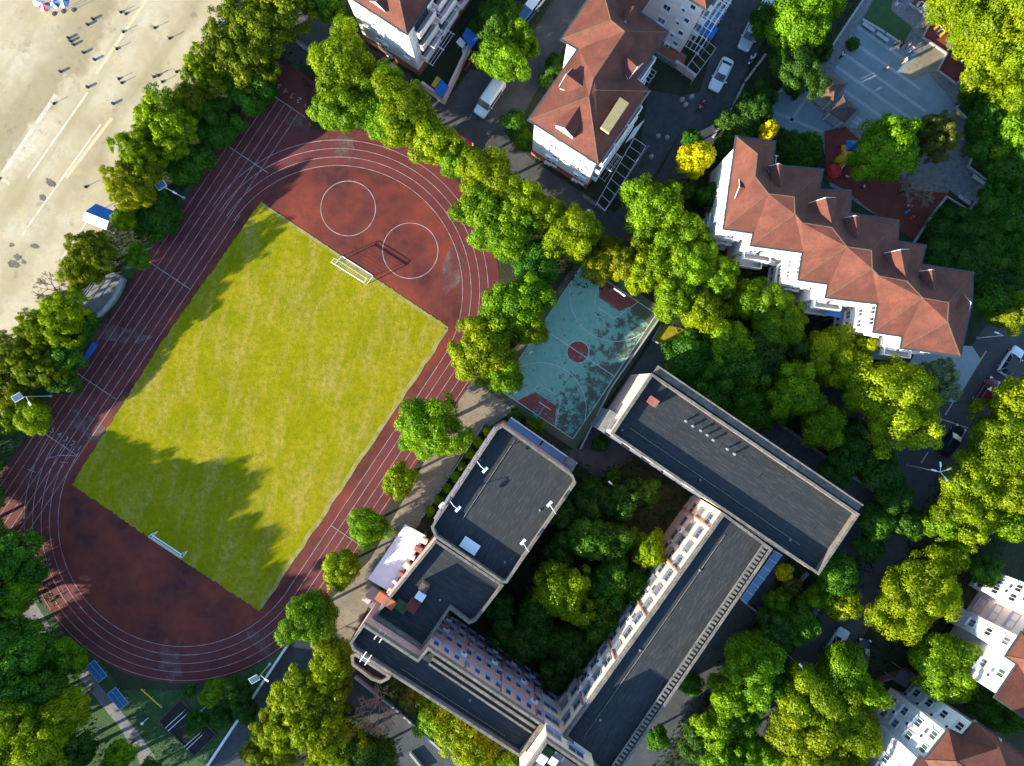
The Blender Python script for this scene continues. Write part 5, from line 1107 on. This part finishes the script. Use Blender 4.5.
# ------------------------------------------------------------------ lamps
def solar_lamp(base, h, pdir, hdir, label):
    p = P(*base); t = thing('solar_lamp', label, 'street lamp', p, 0, 'solar street lamps')
    MB().lathe(p, [(.22,0),(.22,.12),(.08,.14)], 10).build('foot', M['steel'], t); MB().tube(p+Vector((0,0,.13)), p+Vector((0,0,h)), .075, .05, 8).build('pole', M['white_metal'], t)
    d = Vector((math.cos(pdir), math.sin(pdir), 0)); c = p+d*.45+Vector((0,0,h+.25)); MB().tube(p+Vector((0,0,h-.1)), c-Vector((0,0,.06)), .05, n=6).build('panel_bracket', M['white_metal'], t)
    pf = MB().box(c, (1.25,.85,.06), GRID+1.1, .25).build('solar_panel', M['white_metal'], t); pf2 = MB().box(c+Vector((0,0,.045)), (1.12,.74,.04), GRID+1.1, .25).build('cells', M['solar'], t)
    e = Vector((math.cos(hdir), math.sin(hdir), 0)); q = p+Vector((0,0,h-.7)); MB().tube(q, q+e*.8+Vector((0,0,.15)), .04, n=6).build('lamp_arm', M['white_metal'], t); MB().box(q+e*1.05+Vector((0,0,.15)), (.55,.24,.1), hdir).build('lamp_head', M['white_metal'], t)
solar_lamp((184,198), 5.0, 2.7, -.5, 'solar street lamp between yard trees and the top of the track'); solar_lamp((51,396), 5.4, 3.3, -1.0, 'solar street lamp in the trees at the left edge by the track'); solar_lamp((270,664), 4.2, 3.4, -.6, 'solar street lamp on the white wall beside the driveway')
solar_lamp((671,348), 5.0, .6, -2.0, 'solar street lamp on the small lawn next to the basketball court'); solar_lamp((611,483), 5.0, -.8, 2.4, 'solar street lamp on the shaded path between the two school blocks')
def street_lamp(base, h, arms, label):
    p = P(*base); t = thing('street_lamp', label, 'street lamp', p, 0, 'plain street lamps')
    MB().lathe(p, [(.2,0),(.2,.1),(.09,.5),(.07,.52)], 10).build('foot', M['steel'], t); MB().tube(p+Vector((0,0,.5)), p+Vector((0,0,h)), .07, .045, 8).build('pole', M['white_metal'], t)
    for a in arms:
        e = Vector((math.cos(a), math.sin(a), 0)); q = p+Vector((0,0,h-.15)); MB().tube(q, q+e*.75+Vector((0,0,.25)), .035, n=5).build('arm', M['white_metal'], t); MB().box(q+e*1.0+Vector((0,0,.25)), (.6,.2,.09), a).build('lamp_head', M['white_metal'], t)
street_lamp((907,465), 7.3, [.4,1.7,2.9,-1.0], 'white street lamp with several arms leaning over the east road'); street_lamp((784,651), 6.6, [-.6,2.2], 'white street lamp beside the east road above the giant clump'); street_lamp((977,338), 5.0, [2.8], 'white street lamp at the end of the long stepped building'); street_lamp((592,223), 3.5, [2.4], 'small white lamp on the road below the middle top house')
for i, (x, y) in enumerate(((148,718),(186,762),(206,706),(14,578),(36,590))):
    p = P(x, y); t = thing('garden_light', ['short white garden light beside the yellow beam','short white garden light below the exercise pit','short white garden light right of the exercise pit','upper short white garden light by the left trees','lower short white garden light by the left trees'][i], 'garden light', p, 0, 'short garden lights'); MB().tube(p, p+Vector((0,0,1.4)), .05, .04).build('stem', M['white_metal'], t); MB().lathe(p+Vector((0,0,1.4)), [(.16,0),(.2,.12),(.05,.25)], 8).build('lamp', M['white_metal'], t)

# ------------------------------------------------------------------ sports gear
def goal(a, b, ba, bb, h, label):
    A, B, C, D = P(*a), P(*b), P(*ba), P(*bb); t = thing('football_goal', label, 'goal', (A+B)/2, 0, 'football goals'); up = Vector((0,0,h))
    for q in (A, B): MB().tube(q, q+up, .065, n=8).build('post', M['white_metal'], t)
    MB().tube(A+up, B+up, .075, n=8).build('crossbar', M['white_metal'], t); MB().tube(C+Vector((0,0,.06)), D+Vector((0,0,.06)), .06, n=6).build('back_bar', M['white_metal'], t)
    for q, r in ((A,C),(B,D)):
        s = MB(); s.tube(q+Vector((0,0,.06)), r+Vector((0,0,.06)), .05, n=6); top = q.lerp(r,.45)+up; s.tube(q+up, top, .045, n=6); s.tube(top, r+Vector((0,0,.06)), .045, n=6); s.build('side_frame', M['white_metal'], t)
    n = MB(); T0, T1 = A.lerp(C,.45)+up, B.lerp(D,.45)+up
    n.tube(T0, T1, .035, n=5)
    for k in range(1,22):
        s = k/22; n.tube(A.lerp(B,s)+up, T0.lerp(T1,s), .007, n=3, cap=False); n.tube(T0.lerp(T1,s), C.lerp(D,s)+Vector((0,0,.06)), .007, n=3, cap=False)
    for k in range(1,8):
        s = k/8; n.tube(T0.lerp(C+Vector((0,0,.06)),s), T1.lerp(D+Vector((0,0,.06)),s), .007, n=3, cap=False)
    n.build('net', M['net'], t)
goal((335,264.5),(367,284.5),(342,256),(373.5,276), 1.9, 'white football goal at the upper end of the grass field'); goal((158,531.5),(187.5,551),(152,537.5),(182.5,557.5), 1.75, 'white football goal at the lower end of the grass field')
def hoop(base, board, label, m='teal', ht=3.0):
    p = P(*base); b = P(*board); t = thing('basketball_hoop', label, 'basketball hoop', p, 0, 'basketball hoops'); d = (b-p); dl = Vector((d.x,d.y,0)).length; d = Vector((d.x,d.y,0)).normalized(); n = Vector((-d.y,d.x,0)); ang = math.atan2(d.y,d.x)
    MB().box(p+Vector((0,0,.3)), (1.5,.95,.6), ang).build('base', M[m], t); c = p+Vector((0,0,.6)); k = p+d*.5+Vector((0,0,2.5)); e = p+d*(dl)+Vector((0,0,ht))
    mb = MB(); mb.tube(c, k, .11, n=6); mb.tube(k, e, .10, .07, n=6); mb.tube(p-d*.4+Vector((0,0,.6)), k, .05, n=5); mb.tube(k, e+Vector((0,0,-.5)), .04, n=5); mb.build('arm', M[m], t)
    MB().box(e+d*.06, (.06,1.8,1.05), ang).build('backboard', M['white_metal'], t); MB().box(e+d*.10+Vector((0,0,-.2)), (.03,.6,.45), ang).build('target_square', M['taillight'], t)
    r = MB(); rc = e+d*.42+Vector((0,0,-.35))
    for i in range(12): a0, a1 = i/12*6.2832, (i+1)/12*6.2832; r.tube(rc+Vector((math.cos(a0)*.23,math.sin(a0)*.23,0)), rc+Vector((math.cos(a1)*.23,math.sin(a1)*.23,0)), .02, n=4)
    r.tube(rc-d*.23, e+Vector((0,0,-.35)), .03, n=4); r.build('rim', M['red'], t)
hoop((534,420),(543.5,405.5),'teal basketball hoop at the lower end of the court by the canopy'); hoop((626,280),(616,295),'teal basketball hoop at the top end of the court in amber trees'); 
hoop((526,306),(534,294),'green topped basketball hoop poking out of the upper court tree','teal',4.6); hoop((503,347),(511,336),'green topped basketball hoop poking out of the lower court tree','teal',4.6)
def table_tennis(pts, label):
    w = [P(*q,.76) for q in pts]; c = sum(w, Vector((0,0,0)))/4; d = (w[1]-w[0]); ang = math.atan2(d.y,d.x); t = thing('table_tennis_table', label, 'table', (c.x,c.y,0), ang, 'table tennis tables')
    MB().box((0,0,.74), (2.74,1.53,.05)).build('top', M['blue2'], t, world=False)
    l = MB()
    for s in (-1,1): l.box((0,s*.735,.767), (2.72,.03,.006)); l.box((s*1.35,0,.767), (.03,1.44,.006))
    l.box((0,0,.768), (2.6,.015,.006)); l.build('line', M['white_metal'], t, world=False)
    MB().box((0,0,.84), (.02,1.7,.15)).build('net', M['steel'], t, world=False)
    for sx in (-.9,.9):
        for sy in (-.5,.5): MB().box((sx,sy,.357), (.12,.12,.714)).build('leg', M['conc_grey'], t, world=False)
table_tennis([(93.4,659),(105.7,674),(99.5,683),(87,669)], 'blue table tennis table nearest the green tree by the path'); table_tennis([(116,687.5),(127.7,702),(120.6,710),(105.7,694.5)], 'blue table tennis table further along the path towards the exercise pit')
pit = thing('exercise_pit', 'dark rubber exercise pit on the lawn below the track', 'exercise pit', P(187,727)); pp = poly([(181,700),(215.5,734),(195,755),(160,721)]); MB().prism(pp, 0, .05).build('rubber_floor', M['sand_dark'], pit); MB().ring(offset(pp,-.2), ccw(pp), 0, .16).build('pit_kerb', M['bark'], pit)
def bars(a0, a1, b0, b1, label):
    t = thing('parallel_bars', label, 'parallel bars', P(*a0,0)+Vector((0,0,.05)), 0, 'parallel bars')
    for u, v in ((a0,a1),(b0,b1)):
        p, q = P(*u,1.4), P(*v,1.4); MB().tube(p, q, .045, n=6).build('bar', M['white_metal'], t)
        for s in (.12,.88): m = p.lerp(q,s); MB().tube((m.x,m.y,.05), m, .04, n=6).build('post', M['steel'], t)
bars((183,712),(165.5,728),(186,714.7),(168,731),'pale parallel bars at the upper end of the exercise pit'); bars((200,733),(184,747),(202,735),(186,750),'pale parallel bars at the lower end of the exercise pit')
t = thing('balance_beam', 'yellow balance beam on the lawn beside the exercise pit', 'balance beam', P(151,698)); a, b = P(141,689,.5), P(162,707.7,.5); MB().tube(a, b, .09, n=8).build('beam', M['yellow'], t)
for s in (.1,.5,.9): m = a.lerp(b,s); MB().tube((m.x,m.y,0), (m.x,m.y,.42), .06, n=6).build('leg', M['steel'], t)
t = thing('gym_mats', 'leaning blue gym mats beside the sprint lanes', 'gym mat', P(88,353))
for k in range(3): p = P(93.5-k*4.2, 346.5+k*6.3, .35); MB().box((p.x,p.y,.36), (1.1,.5-.05*k,.70), 1.0, .12).build('mat', M['blue'], t)
# viewing stand
st = thing('viewing_stand', 'raised grey concrete stand with curved front beside the sprint lanes', 'stand', P(100,297)); sp = [(97.4,280.5),(118,274),(123.5,279),(118.3,292),(110.5,304),(97.4,317),(87,318),(76.6,309)]; w = poly(sp, 1.0); MB().prism(w, 0, 1.0).build('platform', M['conc_grey'], st)
mb = MB(); cv = [P(x,y,1.0) for x,y in ((123.5,279),(121.5,286),(118.3,292),(114.8,298.5),(110.5,304),(104.5,311),(97.4,317))]
for a, b in zip(cv[:-1], cv[1:]): d = b-a; m = (a+b)/2; mb.box((m.x,m.y,1.35), (d.length+.1,.22,.68), math.atan2(d.y,d.x))
mb.build('front_parapet', M['kerb'], st)
bk = [P(x,y,1.0) for x,y in ((77.5,309),(97.8,281))]; 
for z in (1.5,2.0): MB().tube(bk[0]+Vector((0,0,z-1)), bk[1]+Vector((0,0,z-1)), .05, n=6).build('rail', M['steel'], st)
for s in (0,.33,.66,1): q = bk[0].lerp(bk[1],s); MB().tube(q, q+Vector((0,0,1.05)), .05, n=6).build('rail_post', M['steel'], st)
for a, b in (((87,317),(92,311)), ((108,277),(117,274))): d = P(*b)-P(*a); m = (P(*a,1.0)+P(*b,1.0))/2; MB().box((m.x,m.y,1.3), (d.length,.25,.6), math.atan2(d.y,d.x)).build('pier', M['kerb'], st)
ground_cover([[(125,279),(135,275),(108,322),(98,320),(112,304),(120,292)]], 30, 'stand_planting', 'bright green low planting strip in front of the viewing stand', (.02,.12,.035), (.05,.45), .22, 8)
# tent and small covers on the yard
t = thing('tent', 'tent with blue and white roof slopes among the trees at the yard edge', 'tent', P(97,220)); R0, R1 = P(85,211.6,2.7), P(108.5,221,2.7); N0, N1 = P(95.7,203.7,2.1), P(112.6,209,2.1); S0, S1 = P(82.6,220.5,2.0), P(104,235,2.0)
N1 = R1+(N0-R0); S1 = R1+(S0-R0)
MB().add([R0,R1,N1,N0]+[v-Vector((0,0,.06)) for v in (R0,R1,N1,N0)], [(0,1,2,3),(7,6,5,4),(3,2,6,7),(0,3,7,4),(1,5,6,2)]).build('blue_slope', M['blue'], t); MB().add([R0,S0,S1,R1]+[v-Vector((0,0,.06)) for v in (R0,S0,S1,R1)], [(0,1,2,3),(7,6,5,4),(1,5,6,2),(0,4,5,1),(3,2,6,7)]).build('white_slope', M['white_sheet'], t)
MB().tube(R0, R1, .05, n=6).build('ridge_pole', M['steel'], t)
for q in (N0,N1,S0,S1): MB().tube((q.x,q.y,0), q-Vector((0,0,.05)), .05, n=6).build('post', M['steel'], t)
def parasol(px, py, r, m, label, h=2.4, m2='white_sheet'):
    p = P(px, py, h); t = thing('parasol', label, 'parasol', (p.x,p.y,0), 0, 'parasols on the yard'); n = 8
    for k, mm in ((0,m),(1,m2)):
        mb = MB()
        for i in range(k, n, 2):
            a0, a1 = i/n*6.2832, (i+1)/n*6.2832; q0 = (p.x+r*math.cos(a0), p.y+r*math.sin(a0), h-.45); q1 = (p.x+r*math.cos(a1), p.y+r*math.sin(a1), h-.45); mb.add([(p.x,p.y,h),q0,q1,(p.x,p.y,h-.05),(q0[0],q0[1],q0[2]-.05),(q1[0],q1[1],q1[2]-.05)], [(0,1,2),(3,5,4),(1,4,5,2)])
        mb.build('canopy', M[mm], t)
    MB().tube((p.x,p.y,0), (p.x,p.y,h-.02), .035, n=6).build('pole', M['steel'], t); MB().lathe((p.x,p.y,0), [(.3,0),(.3,.08),(.05,.1)], 10).build('foot', M['dark_metal'], t)
parasol(42,4,.75,'red','red and white parasol at the top left edge of the yard'); parasol(35,0,.6,'white_sheet','white parasol left of the red one at the top edge',2.2); parasol(52,2,.7,'white_sheet','white and blue parasol right of the red one at the top edge',2.3,'blue'); parasol(62,0,.7,'blue','blue grey parasol furthest right of the group at the top edge',2.4,'steel'); parasol(221,23,.5,'blue','small blue parasol under the trees at the right edge of the yard',1.9,'blue')
# marker posts and barrels on the yard
PST = [(121,12.4),(126,14),(123.5,32),(117,49),(119,79),(122,83),(155,28),(169.7,38.5),(154,77),(158.5,75.5),(162.5,82),(176.6,72),(54,103.7),(111,140.7),(118,140),(86,187)]
pm1 = MB().lathe((0,0,0), [(.20,0),(.20,.06),(.18,.12),(.15,.16),(.05,.18)], 12).mesh('foot', M['tyre']); pm2 = MB().lathe((0,0,.18), [(.04,0),(.04,.36),(.05,.38),(.05,.46),(.02,.48)], 8).mesh('post', M['dark_metal'])
for i, (x, y) in enumerate(sorted(PST, key=lambda q: q[1])):
    t = thing('marker_post', f'short dark marker post on the concrete yard, {ORD[i]} from the top of sixteen', 'post', P(x,y), 0, 'marker posts on the yard'); inst('foot', pm1, t); inst('post', pm2, t)
BRL = [(93.3,19.5),(88,25),(69,38.5),(71,41.5),(74,45),(84,53),(95,60),(61,72),(88,87.5),(113.6,104)]
bm1 = MB().lathe((0,0,0), [(.24,0),(.27,.05),(.27,.22),(.29,.24),(.27,.26),(.27,.48),(.29,.5),(.25,.56),(.22,.57)], 12).mesh('body', mat('dark_blue_drum', (.02,.035,.06), rough=.5)); bm2 = MB().lathe((0,0,.57), [(.22,0),(.21,.03)], 12).mesh('lid', M['dark_metal'])
for i, (x, y) in enumerate(sorted(BRL, key=lambda q: q[1])):
    t = thing('barrel', f'small dark blue barrel on the concrete yard, {ORD[i]} from the top of ten', 'barrel', P(x,y), 0, 'barrels on the yard'); t.scale = (.68,.68,.66); inst('body', bm1, t); inst('lid', bm2, t)

# ------------------------------------------------------------------ plaza things
pv = thing('pavilion', 'plaza pavilion with two offset brown pyramid roofs on grey plinths', 'pavilion', P(838,100)); 
for k, (pts, m, z) in enumerate(((((829,75.5),(846,84.5),(833,103),(816.5,93)),'brown_roof',3.2), (((842.5,94.5),(857,110),(845,122.5),(830,112)),'dark_slate',2.9))):
    w = [P(x,y,z) for x,y in pts]; c = sum(w, Vector((0,0,0)))/4; ap = c+Vector((0,0,1.0))
    MB().add(w+[ap]+[v-Vector((0,0,.18)) for v in w], [(4,0,3),(4,3,2),(4,2,1),(4,1,0),(0,5,8,3),(3,8,7,2),(2,7,6,1),(1,6,5,0),(5,6,7,8)]).build('roof', M[m], pv)
    hb = MB()
    for q in w: hb.tube(q, ap, .07, n=5)
    hb.build('hip_rib', M['dark_slate'], pv)
    for q in w: r = c.lerp(q,.8); MB().tube((r.x,r.y,.2), (r.x,r.y,z-.1), .12, n=8).build('column', M['pink_stone'], pv)
for pts in ([(818,78),(830,70),(848,84),(834,106),(826,113),(810,99)], [(829,107),(846,96),(860,112),(846,126),(838,129),(822,119)]): MB().prism(poly(pts), .0, .2 if pts[0][0]==818 else .19).build('plinth', M['conc_grey'], pv)
def bench(px, py, ang, label, L=1.9, m='pave_band'):
    p = P(px,py); t = thing('bench', label, 'bench', p, ang, 'plaza benches'); MB().box((0,0,.42), (L,.48,.1)).build('seat', M[m], t, world=False)
    for s in (-.36,.36): MB().box((s*L,0,.185), (.22,.4,.37)).build('leg', M['conc_grey'], t, world=False)
DIR = img_angle(.81,.58)
bench(976.5,180.5,DIR,'pale bench at the corner of the cobbled walk under the right trees'); bench(962.5,200.5,DIR,'pale bench beside the stepped kerb of the cobbled walk'); bench(1013,205,DIR,'pale bench at the right edge of the cobbled walk'); bench(867,28.5,DIR,'left bench in front of the hedged lawn on the plaza'); bench(881,38.5,DIR,'right bench in front of the hedged lawn on the plaza')
# play structure
ps = thing('play_structure', 'children play structure with red slide and yellow roof on the rubber surface', 'play structure', P(846,158))
tw = [P(852,147,0), P(849,156,0)]
for c, m, h in ((P(852,146,2.6),'blue2',2.6),(P(849.5,155.5,2.4),'yellow',2.4)):
    q = [Vector((c.x+sx*.75,c.y+sy*.75,h)) for sx,sy in ((-1,-1),(1,-1),(1,1),(-1,1))]; MB().add(q+[Vector((c.x,c.y,h+.7))], [(0,1,4),(1,2,4),(2,3,4),(3,0,4),(3,2,1,0)]).build('roof', M[m], ps)
    for v in q: MB().tube((v.x*.9+c.x*.1,v.y*.9+c.y*.1,0), v, .06, n=6).build('post', M['red'], ps)
    MB().box((c.x,c.y,1.1), (1.3,1.3,.08)).build('deck', M['yellow'], ps)
a = P(847,159,1.15); b = P(838,169,.15)
for s in (-.3,.3):
    n = Vector((-(b-a).y,(b-a).x,0)).normalized()*s; MB().tube(a+n, b+n, .07, n=6).build('slide_rail', M['white_sheet'], ps)
MB().add([a+n*.9, b+n*.9, b-n*.9, a-n*.9], [(0,1,2,3)]).build('slide_bed', M['yellow'], ps)
rs = P(836,170,.9); MB().lathe((rs.x,rs.y,0), [(.9,0),(1.0,.5),(.7,.9),(.2,1.15),(.02,1.2)], 12).build('red_dome', M['red'], ps)
y0 = P(842,158,1.3); MB().lathe((y0.x,y0.y,0), [(.5,0),(.55,.8),(.35,1.2),(.05,1.4)], 10).build('climbing_pod', M['yellow'], ps)
def spring_toy(px, py, m, label):
    p = P(px,py); t = thing('spring_toy', label, 'spring toy', p, 0, 'small play toys'); MB().lathe(p, [(.12,0),(.1,.1),(.12,.2),(.1,.3),(.12,.4)], 8).build('spring', M['dark_metal'], t); MB().box(p+Vector((0,0,.55)), (.8,.3,.3), .6).build('seat', M[m], t); MB().tube(p+Vector((.25,.15,.65)), p+Vector((.25,.15,1.0)), .04).build('handle', M['yellow'], t)
spring_toy(904,213,'blue2','blue spring toy on the play surface under leafless twigs'); spring_toy(909,219,'red','red spring toy on the play surface under leafless twigs'); spring_toy(908,201,'orange','orange spring toy on the play surface near the cobbled walk')
def fitness(px, py, ang, m1, m2, label):
    p = P(px,py); t = thing('fitness_machine', label, 'fitness machine', p, ang, 'outdoor fitness machines'); MB().lathe((0,0,0), [(.25,0),(.25,.06),(.09,.08),(.09,1.3)], 10).build('column', M[m2], t, world=False); MB().tube((-.6,0,1.25), (.6,0,1.25), .07, n=6).build('arm', M[m1], t, world=False)
    for s in (-1,1):
        MB().tube((s*.6,0,1.25), (s*.6,.1,.35), .055, n=6).build('swing_arm', M[m1], t, world=False); MB().box((s*.6,.15,.3), (.34,.7,.1)).build('foot_plate', M[m1], t, world=False)
fitness(936.5,33,-.9,'yellow','blue2','yellow and blue stepping machine on the middle fitness pad'); fitness(947,24,.4,'yellow','yellow','yellow pull bar machine on the middle fitness pad near the pink wall'); fitness(961,62,-.4,'yellow','blue2','yellow and blue machine on the lower fitness pad'); fitness(920,9,-.6,'steel','steel','grey machine on the upper fitness pad at the top edge'); fitness(925,13,-.6,'steel','dark_metal','dark machine on the upper fitness pad beside the tree')
t = thing('curved_wall', 'curved pale pink wall at the edge of the fitness pads', 'wall', P(958,28)); cv = [P(x,y) for x,y in ((950,12),(953,19),(956,26),(957.5,33),(956,41))]; mb = MB()
for a, b in zip(cv[:-1],cv[1:]): d = b-a; m = (a+b)/2; mb.box((m.x,m.y,1.1), (d.length+.12,.5,2.2), math.atan2(d.y,d.x))
mb.build('body', M['pink_stone'], t); mb = MB()
for a, b in zip(cv[:-1],cv[1:]): d = b-a; m = (a+b)/2; mb.box((m.x,m.y,2.26), (d.length+.16,.75,.12), math.atan2(d.y,d.x))
mb.build('coping', M['white_wall'], t)
for i, (x, y) in enumerate(((682,100),(685.5,105),(691.5,97),(658,136.5),(667,138),(651,157))):
    p = P(x,y); t = thing('concrete_bollard', ['left of three pale stone bollards at the top of the parking court','lower of three pale stone bollards at the top of the parking court','right of three pale stone bollards at the top of the parking court','left of two pale stone bollards in the middle of the parking court','right of two pale stone bollards in the middle of the parking court','pale stone bollard beside the steel pergola'][i], 'bollard', p, 0, 'stone bollards in the parking court'); MB().lathe(p, [(.3,0),(.32,.2),(.28,.42),(.15,.55),(.02,.6)], 10).build('stone', M['kerb'], t); MB().lathe(p, [(.36,0),(.36,.04)], 10).build('foot_ring', M['conc_grey'], t)

# ------------------------------------------------------------------ people
def skin(name, verts, edges, radii, m, sub=1):
    me = bpy.data.meshes.new(name); me.from_pydata(verts, edges, []); o = bpy.data.objects.new(name, me); COL.objects.link(o)
    md = o.modifiers.new('s', 'SKIN'); 
    for i, v in enumerate(me.skin_vertices[0].data):
        r = radii[i]; v.radius = (r, r) if not isinstance(r, tuple) else r; v.use_root = (i == 0)
    s2 = o.modifiers.new('d', 'SUBSURF'); s2.levels = sub; s2.render_levels = sub
    dg = bpy.context.evaluated_depsgraph_get(); out = bpy.data.meshes.new_from_object(o.evaluated_get(dg)); bpy.data.objects.remove(o); out.materials.clear(); out.materials.append(m)
    for p in out.polygons: p.use_smooth = True
    return out
SKM = mat('skin', (.45,.28,.20), rough=.6); HAIR = mat('black_hair', (.015,.012,.010), rough=.6)
def figure(pose):
    st = .20 if pose == 'walk' else .03
    V = [(0,0,.95),(0,0,1.15),(0,0,1.38),(0,0,1.50),(.01,0,1.60),(.01,0,1.70)]; Rr = [(.14,.11),(.13,.10),(.16,.11),(.055,.055),(.085,.075),(.06,.06)]; E = [(0,1),(1,2),(2,3),(3,4),(4,5)]
    for s in (-1,1):
        b = len(V); f = st*s
        V += [(0,s*.09,.90),(f*.7+.03,s*.10,.50),(f,s*.10,.09),(f+.15,s*.11,.04)]; Rr += [.095,.062,.042,.036]; E += [(0,b),(b,b+1),(b+1,b+2),(b+2,b+3)]
        b = len(V); V += [(0,s*.19,1.40),(-f*.6,s*.25,1.13),(-f*1.1+.08,s*.25,.90),(-f*1.1+.11,s*.245,.80)]; Rr += [.058,.044,.034,.036]; E += [(2,b),(b,b+1),(b+1,b+2),(b+2,b+3)]
        for k in range(4):
            c = len(V); V.append((-f*1.1+.12+.012*k,s*(.262-.014*k),.735)); Rr.append(.009); E.append((b+3,c))
        c = len(V); V.append((-f*1.1+.15,s*.22,.775)); Rr.append(.010); E.append((b+3,c))
    body = skin('body', V, E, Rr, SKM)
    Vs = [(0,0,.93),(0,0,1.15),(0,0,1.38),(0,0,1.46)]; Rs = [(.165,.135),(.155,.125),(.185,.135),(.09,.09)]; Es = [(0,1),(1,2),(2,3)]
    Vt = [(0,0,.96)]; Rt = [(.16,.13)]; Et = []
    for s in (-1,1):
        f = st*s; b = len(Vs); Vs += [(0,s*.19,1.40),(-f*.35,s*.225,1.24)]; Rs += [.08,.065]; Es += [(2,b),(b,b+1)]
        b = len(Vt); Vt += [(0,s*.09,.88),(f*.7+.03,s*.10,.50),(f,s*.10,.12)]; Rt += [.115,.085,.07]; Et += [(0,b),(b,b+1),(b+1,b+2)]
    hair = MB(); hair.lathe((-.015,0,1.63), [(.095,-.06),(.105,0),(.10,.06),(.07,.11),(.02,.135)], 10); hair.smooth = True
    nose = MB().box((.095,0,1.60), (.03,.025,.04))
    return body, (Vs, Es, Rs), (Vt, Et, Rt), hair
FIG = {k: figure(k) for k in ('stand','walk')}; CLO = {}
def person(px, py, ang, pose, shirt, trou, label, sc=1.0):
    b, S_, T_, hair = FIG[pose]; t = thing('person', label, 'person', P(px,py), ang, 'people on the plaza and lane'); t.scale = (sc,)*3
    inst('body', b, t)
    for nm, src, col in (('shirt', S_, shirt), ('trousers', T_, trou)):
        key = (pose, nm, col)
        if key not in CLO: CLO[key] = skin(nm, src[0], src[1], src[2], mat('cloth_%d_%d_%d' % tuple(int(c*99) for c in col), col, rough=.9))
        inst(nm, CLO[key], t)
    if (pose,'hair') not in CLO: CLO[(pose,'hair')] = hair.mesh('hair', HAIR)
    inst('hair', CLO[(pose,'hair')], t)
WC, BC, DC, YC, RC, PC = (.7,.7,.7),(.05,.12,.3),(.02,.02,.03),(.5,.35,.05),(.4,.04,.04),(.55,.35,.38)
person(883,71.5,2.0,'walk',WC,BC,'person in white top walking on the striped plaza paving'); person(839,58.5,.5,'stand',WC,DC,'person in white top near the pavilion and plank walk'); person(894,46,-1.0,'stand',YC,DC,'person in yellow top by the hedged lawn corner'); person(899,47.5,-2.6,'stand',DC,DC,'person in black by the hedged lawn corner')
person(905,49,2.5,'stand',WC,DC,'person in white top at the right of the group by the lawn'); person(908,52,1.0,'walk',PC,BC,'person in pink top just outside the group by the lawn'); person(901.5,63.5,-.3,'stand',WC,YC,'person in white top at the tip of the sunlit paving'); person(894.5,6,.9,'stand',BC,WC,'person in blue top on the cobbles at the top edge')
person(843,179,1.2,'stand',PC,DC,'person in pink top beside the red dome on the play surface'); person(857,180,2.0,'stand',BC,WC,'person in blue top beside the bright tree on the play surface'); person(861,188,.2,'stand',WC,DC,'person in white top lowest on the play surface by the bright tree',.75); person(905,207,.2,'stand',WC,RC,'child in white top between the spring toys',.65)
person(965,121,1.0,'stand',RC,DC,'person in red top at the kerb under the right trees'); person(853,408,2.1,'walk',RC,DC,'person in red top walking on the shaded garden road')
def scooter(px, py, ang, m, label):
    t = thing('motor_scooter', label, 'scooter', P(px,py), ang, 'motor scooters')
    for x in (-.6,.62):
        w = MB(); w.lathe((0,0,-.05), [(.12,0),(.25,.01),(.25,.09),(.12,.1)], 12); w.v = [(a+x, c, b+.25) for a, b, c in w.v]; w.build('wheel', M['tyre'], t, world=False)
    loft([(-.85,.10,.45,.68),(-.6,.17,.35,.78),(-.15,.16,.28,.74),(0,.14,.2,.36),(.35,.14,.2,.36),(.48,.17,.25,.85),(.62,.10,.5,.95)], 10, 2.6).build('body', M[m], t, world=False); MB().box((-.42,0,.80), (.62,.26,.09)).build('seat', M['tyre'], t, world=False)
    h = MB(); h.tube((.6,0,.3), (.46,0,1.0), .035); h.tube((.45,-.33,1.02), (.45,.33,1.02), .022); h.build('handlebar', M['steel'], t, world=False); MB().box((.62,0,.86), (.1,.16,.12)).build('headlight', M['headlight'], t, world=False)
scooter(700.5,106,img_angle(-.5,.85),'red','red motor scooter at the parking court entrance'); scooter(751,60.5,img_angle(.6,-.8),'white_metal','white motor scooter on the lane beside the two cars'); scooter(468,66,img_angle(.5,-.85),'red','red motor scooter outside the pinkish yard wall'); person(702,104.5,2.2,'stand',PC,DC,'person in pink top standing at the red scooter'); person(749,61.5,.9,'stand',WC,BC,'person in white top standing at the white scooter')
